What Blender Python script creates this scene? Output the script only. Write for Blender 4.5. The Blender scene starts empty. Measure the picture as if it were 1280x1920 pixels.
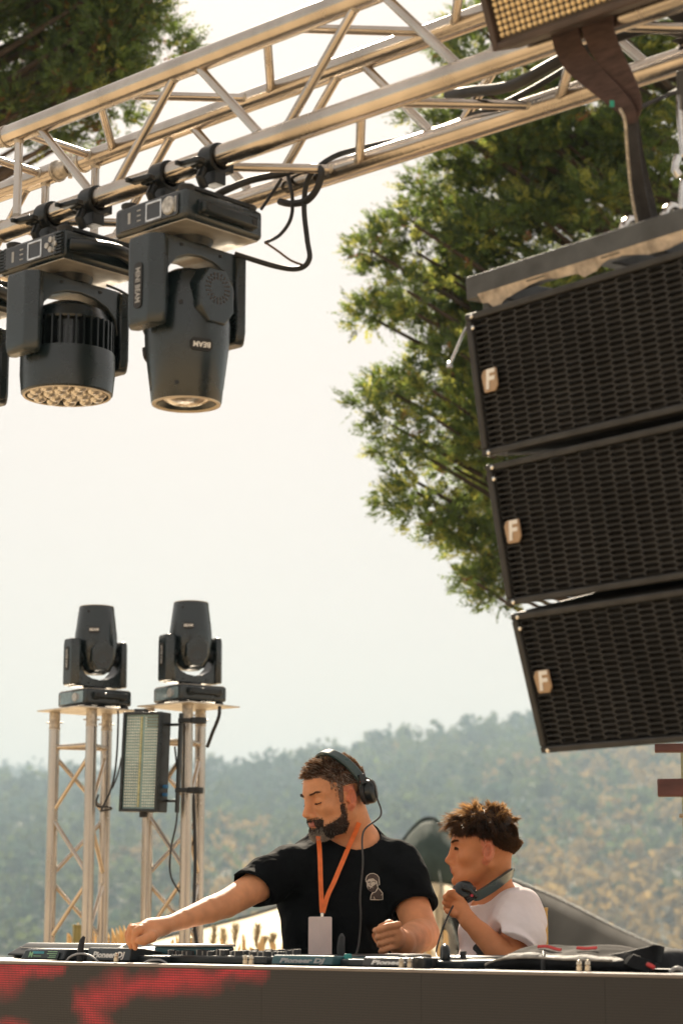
import bpy, math, random
import numpy as np
from mathutils import Vector as V, Matrix as MX
from mathutils.bvhtree import BVHTree

random.seed(7)
rng = np.random.default_rng(7)
R = math.radians
SC = bpy.context.scene
COL = SC.collection

# ------------------------------------------------------------------ camera
FPX = 3990.0            # focal length in photo pixels (1280 x 1920)
PITCH = R(10.85)
CAMZ = 1.70
cam_d = bpy.data.cameras.new('camera')
cam = bpy.data.objects.new('camera', cam_d)
COL.objects.link(cam)
cam.location = (0, 0, CAMZ)
cam.rotation_euler = (math.pi / 2 + PITCH, 0, 0)
cam_d.sensor_fit = 'VERTICAL'
cam_d.sensor_height = 36.0
cam_d.lens = FPX / 1920 * 36.0
cam_d.clip_start = 0.05
cam_d.clip_end = 9000
cam_d.dof.use_dof = True
cam_d.dof.focus_distance = 6.0
cam_d.dof.aperture_fstop = 5.0
SC.camera = cam

# ------------------------------------------------------------------ sky and sun
SUN_EL, SUN_AZ = R(33), R(-4)      # behind the stage, a little to the left
world = bpy.data.worlds.new('World')
SC.world = world
world.use_nodes = True
wn = world.node_tree.nodes
wl = world.node_tree.links
wn.clear()
sky = wn.new('ShaderNodeTexSky')
sky.sky_type = 'NISHITA'
sky.sun_disc = False
sky.sun_elevation = SUN_EL
sky.sun_rotation = SUN_AZ
sky.air_density = 1.0
sky.dust_density = 1.2
sky.ozone_density = 1.0
hz = wn.new('ShaderNodeMix')
hz.data_type = 'RGBA'
hz.inputs[0].default_value = 0.74            # thin bright high haze over the blue
hz.inputs[7].default_value = (8.35, 7.0, 5.85, 1)
bg = wn.new('ShaderNodeBackground')
bg.inputs[1].default_value = 0.050
wo = wn.new('ShaderNodeOutputWorld')
wl.new(sky.outputs[0], hz.inputs[6])
wl.new(hz.outputs[2], bg.inputs[0])
wl.new(bg.outputs[0], wo.inputs[0])
sun_d = bpy.data.lights.new('sun', 'SUN')
sun_d.energy = 4.8
sun_d.angle = R(0.6)
sun_d.color = (1.0, 0.86, 0.67)
sun = bpy.data.objects.new('sun', sun_d)
COL.objects.link(sun)
SUNV = V((math.sin(SUN_AZ) * math.cos(SUN_EL), math.cos(SUN_AZ) * math.cos(SUN_EL), math.sin(SUN_EL)))
sun.rotation_euler = SUNV.to_track_quat('Z', 'Y').to_euler()
sun.location = (0, 0, 60)
vs = SC.view_settings
vs.view_transform = 'Standard'
vs.look = 'None'
vs.gamma = 1.0
vs.use_curve_mapping = False
vs.exposure = 1.2
SC.cycles.use_denoising = True
SC.cycles.max_bounces = 8
SC.cycles.volume_bounces = 0
SC.cycles.sample_clamp_indirect = 6.0

# ------------------------------------------------------------------ frames
_c, _s = math.cos(PITCH), math.sin(PITCH)
def at(px, py, Y):
    """point of the place at distance Y in front of the camera, by photo pixel"""
    dx, dz = (px - 640) / FPX, (960 - py) / FPX
    d = V((dx, _c - dz * _s, _s + dz * _c))
    return V((0, 0, CAMZ)) + d * (Y / d.y)
PHI = R(-43)
SO = V((0, 4.133, 0))
U = V((math.cos(PHI), math.sin(PHI), 0))
N = V((-math.sin(PHI), math.cos(PHI), 0))
SM = MX.Translation(SO) @ MX.Rotation(PHI, 4, 'Z')
def st(a, b, z):
    return SO + U * a + N * b + V((0, 0, z))
def hb(px, py, b):
    """(a, z) where the sight line meets the stage plane at depth b"""
    d = at(px, py, 1.0) - V((0, 0, CAMZ))
    t = (b - (V((0, 0, CAMZ)) - SO).dot(N)) / d.dot(N)
    p = V((0, 0, CAMZ)) + d * t
    return (p - SO).dot(U), p.z
def frame(o, z_axis, x_hint=V((1, 0, 0))):
    z = V(z_axis).normalized()
    x = V(x_hint) - z * V(x_hint).dot(z)
    if x.length < 1e-5:
        x = V((0, 1, 0)) - z * z.y
    x.normalize()
    y = z.cross(x)
    m = MX((x, y, z)).transposed().to_4x4()
    m.translation = o
    return m
T = MX.Translation
def RZ(a): return MX.Rotation(a, 4, 'Z')
def RX(a): return MX.Rotation(a, 4, 'X')
def RY(a): return MX.Rotation(a, 4, 'Y')

# ------------------------------------------------------------------ materials
MATS = {}
def mat(name, col, rough=0.5, metal=0.0, var=0.12, scale=12.0, bump=0.0, bscale=120.0, trans=0.0,
        tcol=None, emit=None, estr=0.0, spec=0.5, col2=None, stretch=None, sss=0.0, coat=0.0, island=False, rvar=0.12, bdist=0.01):
    if name in MATS:
        return MATS[name]
    m = bpy.data.materials.new(name)
    m.use_nodes = True
    nt = m.node_tree
    n, l = nt.nodes, nt.links
    b = n['Principled BSDF']
    tc = n.new('ShaderNodeTexCoord')
    mp = n.new('ShaderNodeMapping')
    l.new(tc.outputs['Object'], mp.inputs[0])
    if stretch:
        mp.inputs['Scale'].default_value = stretch
    nz = n.new('ShaderNodeTexNoise')
    nz.inputs['Scale'].default_value = scale
    nz.inputs['Detail'].default_value = 4.0
    l.new(mp.outputs[0], nz.inputs['Vector'])
    mix = n.new('ShaderNodeMix')
    mix.data_type = 'RGBA'
    c2 = col2 if col2 else tuple(max(0.0, c * (1 - 2 * var)) for c in col)
    c1 = col if col2 else tuple(min(1.0, c * (1 + 2 * var)) for c in col)
    mix.inputs[6].default_value = (*c1, 1)
    mix.inputs[7].default_value = (*c2, 1)
    if island:
        g = n.new('ShaderNodeNewGeometry')
        l.new(g.outputs['Random Per Island'], mix.inputs[0])
    else:
        rmp = n.new('ShaderNodeMapRange')
        rmp.inputs[1].default_value = 0.3
        rmp.inputs[2].default_value = 0.7
        l.new(nz.outputs[0], rmp.inputs[0])
        l.new(rmp.outputs[0], mix.inputs[0])
    l.new(mix.outputs[2], b.inputs['Base Color'])
    b.inputs['Metallic'].default_value = metal
    b.inputs['Specular IOR Level'].default_value = spec
    if rvar:
        rr = n.new('ShaderNodeMapRange')
        rr.inputs[3].default_value = max(0.02, rough - rvar)
        rr.inputs[4].default_value = min(1.0, rough + rvar)
        l.new(nz.outputs[0], rr.inputs[0])
        l.new(rr.outputs[0], b.inputs['Roughness'])
    else:
        b.inputs['Roughness'].default_value = rough
    if sss:
        b.inputs['Subsurface Weight'].default_value = sss
        b.inputs['Subsurface Radius'].default_value = (0.012, 0.005, 0.003)
        b.inputs['Subsurface Scale'].default_value = 1.0
    if coat:
        b.inputs['Coat Weight'].default_value = coat
        b.inputs['Coat Roughness'].default_value = 0.15
    if bump:
        nb = n.new('ShaderNodeTexNoise')
        nb.inputs['Scale'].default_value = bscale
        nb.inputs['Detail'].default_value = 3.0
        l.new(mp.outputs[0], nb.inputs['Vector'])
        bp = n.new('ShaderNodeBump')
        bp.inputs['Strength'].default_value = bump
        bp.inputs['Distance'].default_value = bdist
        l.new(nb.outputs[0], bp.inputs['Height'])
        l.new(bp.outputs[0], b.inputs['Normal'])
    if emit:
        b.inputs['Emission Color'].default_value = (*emit, 1)
        b.inputs['Emission Strength'].default_value = estr
    if trans:
        tb = n.new('ShaderNodeBsdfTranslucent')
        if tcol:
            tb.inputs[0].default_value = (*tcol, 1)
        else:
            l.new(mix.outputs[2], tb.inputs[0])
        ms = n.new('ShaderNodeMixShader')
        ms.inputs[0].default_value = trans
        l.new(b.outputs[0], ms.inputs[1])
        l.new(tb.outputs[0], ms.inputs[2])
        l.new(ms.outputs[0], n['Material Output'].inputs[0])
    MATS[name] = m
    return m

ALU = mat('aluminium', (0.53, 0.475, 0.415), 0.24, 1.0, var=0.1, scale=9, bump=0.06, bscale=60, stretch=(1, 1, 0.25))
ALUW = mat('weld_aluminium', (0.52, 0.47, 0.40), 0.5, 0.8, var=0.2, scale=60, bump=0.3, bscale=150)
BLK = mat('black_plastic', (0.008, 0.013, 0.015), 0.30, 0.0, var=0.15, scale=14, bump=0.03, bscale=300)  # teal tone of shaded blacks is put into this base colour
BLKM = mat('black_metal', (0.012, 0.015, 0.017), 0.38, 0.25, var=0.2, scale=20, bump=0.05, bscale=200)
HSG = mat('housing_plastic', (0.010, 0.018, 0.021), 0.26, 0.0, var=0.12, scale=10, bump=0.05, bscale=420, spec=0.75, rvar=0.18)  # black tinted with the teal of its shadows
RUB = mat('black_rubber', (0.016, 0.017, 0.019), 0.6, 0.0, var=0.2)
CHAR = mat('charcoal_paint', (0.060, 0.064, 0.066), 0.55, 0.0, var=0.15, scale=18, bump=0.05)
SILV = mat('silver_plate', (0.62, 0.58, 0.52), 0.42, 0.55, var=0.12, scale=16)
STEEL = mat('bright_steel', (0.75, 0.73, 0.70), 0.22, 1.0, var=0.1, scale=40)
WHT = mat('white_print', (0.78, 0.77, 0.74), 0.6, var=0.05)
GREYP = mat('grey_print', (0.36, 0.37, 0.38), 0.6, var=0.05)
GLS = mat('display_glass', (0.02, 0.03, 0.035), 0.08, 0.0, var=0.1, spec=0.8, rvar=0.03)

# ------------------------------------------------------------------ mesh builder
class MB:
    def __init__(s):
        s.v, s.f, s.m = [], [], []
    def add(s, vs, fs, mi=0):
        o = len(s.v)
        s.v += [tuple(x) for x in vs]
        s.f += [tuple(i + o for i in f) for f in fs]
        s.m += [mi] * len(fs)
        return s
    def box(s, c, size, rot=None, mi=0, taper=1.0):
        x, y, z = size[0] / 2, size[1] / 2, size[2] / 2
        t = taper
        P = [V((sx * x * (t if sz > 0 else 1), sy * y * (t if sz > 0 else 1), sz * z)) for sz in (-1, 1) for sy in (-1, 1) for sx in (-1, 1)]
        c = V(c)
        if rot is not None:
            r3 = rot.to_3x3()
            P = [r3 @ p for p in P]
        return s.add([p + c for p in P], [(0, 2, 3, 1), (4, 5, 7, 6), (0, 1, 5, 4), (2, 6, 7, 3), (0, 4, 6, 2), (1, 3, 7, 5)], mi)
    def cyl(s, p0, p1, r0, r1=None, n=14, caps=True, mi=0):
        r1 = r0 if r1 is None else r1
        p0, p1 = V(p0), V(p1)
        fm = frame(p0, p1 - p0, V((0.31, 0.2, 0.93)))
        L = (p1 - p0).length
        vs = []
        for z, r in ((0, r0), (L, r1)):
            for i in range(n):
                a = 2 * math.pi * i / n
                vs.append(fm @ V((r * math.cos(a), r * math.sin(a), z)))
        fs = [(i, (i + 1) % n, n + (i + 1) % n, n + i) for i in range(n)]
        if caps:
            fs += [tuple(range(n - 1, -1, -1)), tuple(range(n, 2 * n))]
        return s.add(vs, fs, mi)
    def tube(s, path, r, n=8, mi=0, caps=True, flat=1.0):
        P = [V(p) for p in path]
        k = len(P)
        rs = r if isinstance(r, (list, tuple)) else [r] * k
        t0 = (P[1] - P[0]).normalized()
        x = V((0.13, 0.31, 0.94))
        x = (x - t0 * x.dot(t0)).normalized()
        vs, fs = [], []
        for i in range(k):
            t = (P[min(i + 1, k - 1)] - P[max(i - 1, 0)])
            t = t.normalized() if t.length > 1e-9 else t0
            x = x - t * x.dot(t)
            x = x.normalized() if x.length > 1e-6 else V((1, 0, 0))
            y = t.cross(x)
            for j in range(n):
                a = 2 * math.pi * j / n
                vs.append(P[i] + x * (rs[i] * math.cos(a)) + y * (rs[i] * math.sin(a) * flat))
        for i in range(k - 1):
            for j in range(n):
                fs.append((i * n + j, i * n + (j + 1) % n, (i + 1) * n + (j + 1) % n, (i + 1) * n + j))
        if caps:
            fs += [tuple(range(n - 1, -1, -1)), tuple(range((k - 1) * n, k * n))]
        return s.add(vs, fs, mi)
    def lathe(s, prof, n=32, m=None, mi=0, close=False):
        m = m or MX.Identity(4)
        vs, fs = [], []
        k = len(prof)
        for r, z in prof:
            for j in range(n):
                a = 2 * math.pi * j / n
                vs.append(m @ V((r * math.cos(a), r * math.sin(a), z)))
        for i in range(k - 1):
            for j in range(n):
                fs.append((i * n + j, i * n + (j + 1) % n, (i + 1) * n + (j + 1) % n, (i + 1) * n + j))
        if prof[0][0] > 1e-6 and not close:
            fs.append(tuple(range(n - 1, -1, -1)))
        if prof[-1][0] > 1e-6 and not close:
            fs.append(tuple(range((k - 1) * n, k * n)))
        if close:
            for j in range(n):
                fs.append(((k - 1) * n + j, (k - 1) * n + (j + 1) % n, (j + 1) % n, j))
        return s.add(vs, fs, mi)
    def prism(s, poly, z0, z1, m=None, mi=0, top=1.0):
        m = m or MX.Identity(4)
        n = len(poly)
        vs = [m @ V((x, y, z0)) for x, y in poly] + [m @ V((x * top, y * top, z1)) for x, y in poly]
        fs = [tuple(range(n - 1, -1, -1)), tuple(range(n, 2 * n))] + [(i, (i + 1) % n, n + (i + 1) % n, n + i) for i in range(n)]
        return s.add(vs, fs, mi)
    def mesh(s, name):
        me = bpy.data.meshes.new(name)
        me.from_pydata(s.v, [], s.f)
        me.update()
        return me
    def build(s, name, mats, parent=None, bevel=0.0, ang=38, smooth=True, kind=None, seg=2):
        me = s.mesh(name)
        mats = mats if isinstance(mats, (list, tuple)) else [mats]
        for m in mats:
            me.materials.append(m)
        if len(mats) > 1:
            me.polygons.foreach_set('material_index', s.m)
        if smooth:
            me.shade_smooth()
            me.set_sharp_from_angle(angle=R(ang))
        o = bpy.data.objects.new(name, me)
        COL.objects.link(o)
        o.parent = parent
        if bevel:
            md = o.modifiers.new('bevel', 'BEVEL')
            md.width = bevel
            md.segments = seg
            md.limit_method = 'ANGLE'
            md.angle_limit = R(32)
            md.harden_normals = False
        if kind:
            o['kind'] = kind
        return o

def tag(o, label=None, cat=None, group=None, kind=None):
    if label: o['label'] = label
    if cat: o['category'] = cat
    if group: o['group'] = group
    if kind: o['kind'] = kind
    return o
def thing(name, label, cat, m=None, group=None):
    o = bpy.data.objects.new(name, None)
    o.empty_display_size = 0.1
    COL.objects.link(o)
    if m is not None:
        o.matrix_world = m
    return tag(o, label, cat, group)
def npobj(name, vs, fs, mats, parent=None, mi=None, smooth=True, kind=None):
    me = bpy.data.meshes.new(name)
    vs = np.asarray(vs, dtype=np.float32)
    fs = np.asarray(fs, dtype=np.int32)
    k = fs.shape[1]
    me.vertices.add(len(vs))
    me.vertices.foreach_set('co', vs.ravel())
    me.loops.add(fs.size)
    me.loops.foreach_set('vertex_index', fs.ravel())
    me.polygons.add(len(fs))
    me.polygons.foreach_set('loop_start', np.arange(0, fs.size, k, dtype=np.int32))
    for m in (mats if isinstance(mats, (list, tuple)) else [mats]):
        me.materials.append(m)
    if mi is not None:
        me.polygons.foreach_set('material_index', np.asarray(mi, dtype=np.int32))
    me.update(calc_edges=True)
    me.validate()
    if smooth:
        me.shade_smooth()
    o = bpy.data.objects.new(name, me)
    COL.objects.link(o)
    o.parent = parent
    if kind:
        o['kind'] = kind
    return o
def copy_tree(o, parent=None):
    c = o.copy()
    COL.objects.link(c)
    c.parent = parent
    for ch in list(o.children):
        copy_tree(ch, c)
    return c
def text_mesh(txt, size, ext=0.0006, shear=0.0, bold=0.0, sx=1.0):
    cu = bpy.data.curves.new('lettering', 'FONT')
    cu.body = txt
    cu.size = size
    cu.extrude = ext
    cu.shear = shear
    cu.offset = bold
    cu.align_x = 'CENTER'
    cu.align_y = 'CENTER'
    cu.resolution_u = 2
    tmp = bpy.data.objects.new('lettering_tmp', cu)
    COL.objects.link(tmp)
    dg = bpy.context.evaluated_depsgraph_get()
    me = bpy.data.meshes.new_from_object(tmp.evaluated_get(dg))
    bpy.data.objects.remove(tmp)
    if sx != 1.0:
        me.transform(MX.Diagonal((sx, 1, 1, 1)))
    return me
def text_obj(name, txt, size, m, matl, parent, **kw):
    me = text_mesh(txt, size, **kw)
    me.materials.clear()
    me.materials.append(matl)
    o = bpy.data.objects.new(name, me)
    COL.objects.link(o)
    o.parent = parent
    o.matrix_local = m
    return o
def rrect(w, h, r, k=4):
    out = []
    for cx, cy, a0 in ((w / 2 - r, h / 2 - r, 0), (-w / 2 + r, h / 2 - r, 90), (-w / 2 + r, -h / 2 + r, 180), (w / 2 - r, -h / 2 + r, 270)):
        for i in range(k + 1):
            a = R(a0 + 90 * i / k)
            out.append((cx + r * math.cos(a), cy + r * math.sin(a)))
    return out
def spline(pts, k=8):
    """Catmull-Rom through the points"""
    P = [V(p) for p in pts]
    P = [P[0] * 2 - P[1]] + P + [P[-1] * 2 - P[-2]]
    out = []
    for i in range(1, len(P) - 2):
        a, b, c, d = P[i - 1:i + 3]
        for j in range(k):
            t = j / k
            out.append(0.5 * ((2 * b) + (c - a) * t + (2 * a - 5 * b + 4 * c - d) * t * t + (3 * b - a - 3 * c + d) * t ** 3))
    out.append(P[-2])
    return out
# ------------------------------------------------------------------ ground, stage, hills
GRD = mat('dry_ground', (0.60, 0.47, 0.31), 0.9, var=0.2, scale=0.8, bump=0.4, bscale=6, col2=(0.50, 0.40, 0.26))
g = MB()
gs = []
n = 40
for j in range(n + 1):
    for i in range(n + 1):
        x = -1900 + 3800 * i / n
        y = -300 + 2700 * (j / n) ** 2 if j > 13 else -300 + 22 * j
        u = min(1.0, max(0.0, (y - 45) / 160.0))
        gs.append((x, y, -30.0 * u * u * (3 - 2 * u)))
g.add(gs, [(j * (n + 1) + i, j * (n + 1) + i + 1, (j + 1) * (n + 1) + i + 1, (j + 1) * (n + 1) + i) for j in range(n) for i in range(n)])
tag(g.build('ground', GRD, smooth=False), kind='structure')
DECK = mat('stage_plywood', (0.38, 0.26, 0.15), 0.7, var=0.15, scale=5, stretch=(1, 8, 1))
d = MB()
d.box((0.0, 2.2, 0.2), (7.0, 3.6, 0.4))
o = d.build('stage_floor', DECK, bevel=0.01)
o.matrix_world = SM
tag(o, kind='structure')
STAGE_Z = 0.4

def hill_mesh(name, ridge, y0, y1, y2, matl, seed):
    """ridge: photo pixels of the crest, standing at distance y1; foot at y0, back slope to y2"""
    rr = random.Random(seed)
    xs = np.linspace(ridge[0][0], ridge[-1][0], 70)
    rp = np.interp(xs, [p[0] for p in ridge], [p[1] for p in ridge])
    vs, fs = [], []
    rows = 34
    for j in range(rows + 1):
        t = j / rows
        Y = y0 + (y2 - y0) * t
        for i, (px, py) in enumerate(zip(xs, rp)):
            top = at(px, py, y1)
            X = top.x * (0.55 + 0.45 * Y / y1)
            if Y <= y1:
                u = (Y - y0) / (y1 - y0)
                s = u ** 0.85
                s = s * 0.75 + 0.25 * (3 * u * u - 2 * u ** 3)
            else:
                u = (Y - y1) / (y2 - y1)
                s = 1 - u * u
            z = -31 + (top.z + 31) * s
            z += 6.0 * math.sin(X * 0.011 + seed) * math.sin(Y * 0.008 + 1.3 * seed) * u * (1 - u) * 4 * 0.5
            vs.append((X, Y, z))
    w = len(xs)
    fs = [(j * w + i, j * w + i + 1, (j + 1) * w + i + 1, (j + 1) * w + i) for j in range(rows) for i in range(w - 1)]
    m = MB().add(vs, fs)
    o = m.build(name, matl, ang=180)
    tag(o, kind='structure')
    return o, np.array(vs).reshape(rows + 1, w, 3)
HGR = mat('hill_soil', (0.13, 0.12, 0.06), 0.95, var=0.3, scale=0.02)
near_o, near_v = hill_mesh('hill', [(-2600, 1560), (-1500, 1480), (-700, 1470), (0, 1512), (200, 1504), (400, 1484), (520, 1470), (640, 1454), (740, 1430), (850, 1412), (960, 1400), (1150, 1388), (1400, 1382), (2200, 1390), (3200, 1420), (4200, 1560)], 420, 1150, 1500, HGR, 2)
far_o, far_v = hill_mesh('far_hill', [(-3800, 1600), (-2000, 1430), (-600, 1436), (-100, 1460), (100, 1462), (250, 1472), (420, 1492), (700, 1500), (1200, 1640)], 1250, 1800, 2200, HGR, 5)

# forest: crowns of many small leaf cards, one mass on each hillside
def forest(name, hv, count, hmin, hmax, lab, jmin, jmax, cards, cmats, seed, xr=None):
    g2 = np.random.default_rng(seed)
    rows, w, _ = hv.shape
    J = g2.uniform(jmin, jmax, count) * (rows - 1)
    I = g2.uniform(0.0, 1.0, count) * (w - 1.001)
    j0 = np.clip(J.astype(int), 0, rows - 2)
    i0 = I.astype(int)
    fj, fi = (J - j0)[:, None], (I - i0)[:, None]
    base = hv[j0, i0] * (1 - fj) * (1 - fi) + hv[j0, i0 + 1] * (1 - fj) * fi + hv[j0 + 1, i0] * fj * (1 - fi) + hv[j0 + 1, i0 + 1] * fj * fi
    d = 640 + FPX * base[:, 0] / (base[:, 1])
    keep = (d > -1100) & (d < 2300)
    base = base[keep]
    m = len(base)
    H = g2.uniform(hmin, hmax, m)
    # crown points in a few uneven lobes per tree
    lobes = 5
    lc = g2.normal(0, 1, (m, lobes, 3)) * np.array([0.17, 0.17, 0.17]) + np.array([0, 0, 0.62])
    pick = g2.integers(0, lobes, (m, cards))
    c = lc[np.arange(m)[:, None], pick] + g2.normal(0, 0.075, (m, cards, 3))
    c = base[:, None, :] + c * H[:, None, None]
    s = (g2.uniform(0.045, 0.10, (m, cards)) * H[:, None])[..., None]
    a = g2.normal(0, 1, (m, cards, 3)); a /= np.linalg.norm(a, axis=2, keepdims=True)
    b = g2.normal(0, 1, (m, cards, 3)); b -= a * (a * b).sum(2, keepdims=True); b /= np.linalg.norm(b, axis=2, keepdims=True)
    q = np.stack([c - a * s - b * s * .6, c + a * s - b * s * .6, c + a * s * .8 + b * s * .6, c - a * s * .8 + b * s * .6], axis=2).reshape(-1, 3)
    fq = np.arange(m * cards * 4).reshape(-1, 4)
    tone = g2.random(m)
    # warm and cool stands follow broad patches on the slope
    pt = 0.28 * np.sin(base[:, 0] * 0.013 + 1.2 + 0.02 * base[:, 2]) * np.cos(base[:, 2] * 0.06 + base[:, 0] * .006) + 0.42 * tone + 0.27 + 0.0011 * base[:, 0]
    mi = np.repeat(np.where(pt > 0.66, 1, np.where(pt > 0.36, 0, 2)), cards)
    # trunks
    tr = g2.uniform(0.006, 0.010, m) * H
    tx = np.array([[-1, 0, 0], [1, 0, 0], [.6, 0, 1], [-.6, 0, 1]], dtype=float)
    tv = base[:, None, :] + tx[None] * np.stack([tr, tr, H * 0.7], 1)[:, None, :]
    ty = base[:, None, :] + tx[None][:, :, [1, 0, 2]] * np.stack([tr, tr, H * 0.7], 1)[:, None, :]
    k0 = len(q)
    q = np.concatenate([q, tv.reshape(-1, 3), ty.reshape(-1, 3)])
    fq = np.concatenate([fq, np.arange(k0, k0 + 8 * m).reshape(-1, 4)])
    mi = np.concatenate([mi, np.full(2 * m, 3)])
    o = npobj(name, q, fq, cmats, mi=mi, smooth=False)
    tag(o, lab, 'forest', kind='stuff')
    return o
F1 = mat('wood_green', (0.095, 0.125, 0.045), 0.8, var=0.25, scale=0.08, trans=0.45)
F2 = mat('wood_golden', (0.30, 0.205, 0.068), 0.8, var=0.25, scale=0.08, trans=0.45)
F3 = mat('wood_dark', (0.050, 0.085, 0.055), 0.8, var=0.25, scale=0.08, trans=0.4)
FT = mat('wood_trunk', (0.22, 0.19, 0.15), 0.9, var=0.2)
forest('wood_on_hill', near_v, 15000, 9, 17, 'hazy golden green wood covering the broad hillside behind the stage', 0.02, 0.66, 42, [F1, F2, F3, FT], 11)
forest('ridge_wood', near_v, 1500, 10, 21, 'airy row of taller trees along the crest of the near hill', 0.60, 0.72, 60, [F1, F2, F3, FT], 12)
forest('far_wood', far_v, 2600, 12, 20, 'blue hazy wood on the farther hill at the left', 0.30, 0.66, 40, [F3, F1, F3, FT], 13)

# the air between: warm dust and haze over the whole valley
hm = MB()
hm.box((0, 1050, 74), (3900, 2800, 212))
ho = hm.build('haze', bpy.data.materials.new('haze_air'), smooth=False)
tag(ho, 'pale warm haze filling the valley air', 'haze', kind='stuff')
hmat = ho.data.materials[0]
hmat.use_nodes = True
hn = hmat.node_tree.nodes
hn.remove(hn['Principled BSDF'])
pv = hn.new('ShaderNodeVolumePrincipled')
pv.inputs['Color'].default_value = (0.58, 0.765, 0.91, 1)
pv.inputs['Density'].default_value = 0.00056
pv.inputs['Anisotropy'].default_value = 0.05
hmat.node_tree.links.new(pv.outputs[0], hn['Material Output'].inputs['Volume'])
# ------------------------------------------------------------------ overhead box truss
ZC, WT = CAMZ + 1.622, 0.24
PER = 0.547
truss = thing('lighting_truss', 'silver aluminium box truss crossing overhead above the stage', 'truss', SM)
CH = {'A': (0.0, ZC + WT), 'B': (WT, ZC + WT), 'C': (0.0, ZC), 'D': (WT, ZC)}
SECT = [(-2.62, -1.205), (-1.105, 1.62)]
for k, (b, z) in CH.items():
    for a0, a1 in SECT:
        m = MB().cyl((a0, b, z), (a1, b, z), 0.0252, n=24)
        m.build('chord', ALU, truss)
    c = MB()
    for a0, s in ((-1.205, 1), (-1.105, -1)):
        c.cyl((a0 - s * 0.004, b, z), (a0 + s * 0.004, b, z), 0.0275, n=20)
        c.cyl((a0, b, z), (a0 + s * 0.045, b, z), 0.0235, 0.019, n=20)
    c.cyl((-1.155, b, z - 0.03), (-1.155, b, z + 0.034), 0.006, n=8)
    c.build('coupler', ALUW, truss)
def brace_m(p, q, r):
    p, q = V(p), V(q)
    d = (q - p).normalized()
    m = MB().cyl(p + d * 0.018, q - d * 0.018, r, n=14, mi=0)
    for e, s in ((p, 1), (q, -1)):       # fillet weld where the tube meets the chord
        m.cyl(e + d * s * 0.020, e + d * s * 0.031, r * 1.32, r * 1.04, n=14, mi=1)
    return m
def zig(c0, c1, first, lo, hi):
    """braces zig-zagging between two chords; `first` is a node of c0"""
    (b0, z0), (b1, z1) = CH[c0], CH[c1]
    a = first
    while a > lo + PER:
        a -= PER
    while a - PER / 2 < hi:
        for s in (-1, 1):
            p, q = a + s * 0.024, a + s * (PER / 2 - 0.024)
            if lo < p < hi and lo < q < hi:
                brace_m((p, b0, z0), (q, b1, z1), 0.0102).build('brace', [ALU, ALUW], truss)
        a += PER
EV, OD = -0.468, -0.1945
for lo, hi in ((-2.6, -1.24), (-1.075, 1.6)):
    zig('A', 'C', EV, lo, hi)
    zig('B', 'D', OD, lo, hi)
    zig('A', 'B', OD, lo, hi)
    zig('C', 'D', EV, lo, hi)
for a in (-1.058, -1.252):
    for c0, c1 in (('A', 'C'), ('B', 'D'), ('A', 'B'), ('C', 'D')):
        brace_m((a, *CH[c0]), (a, *CH[c1]), 0.0102).build('brace', [ALU, ALUW], truss)

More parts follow.
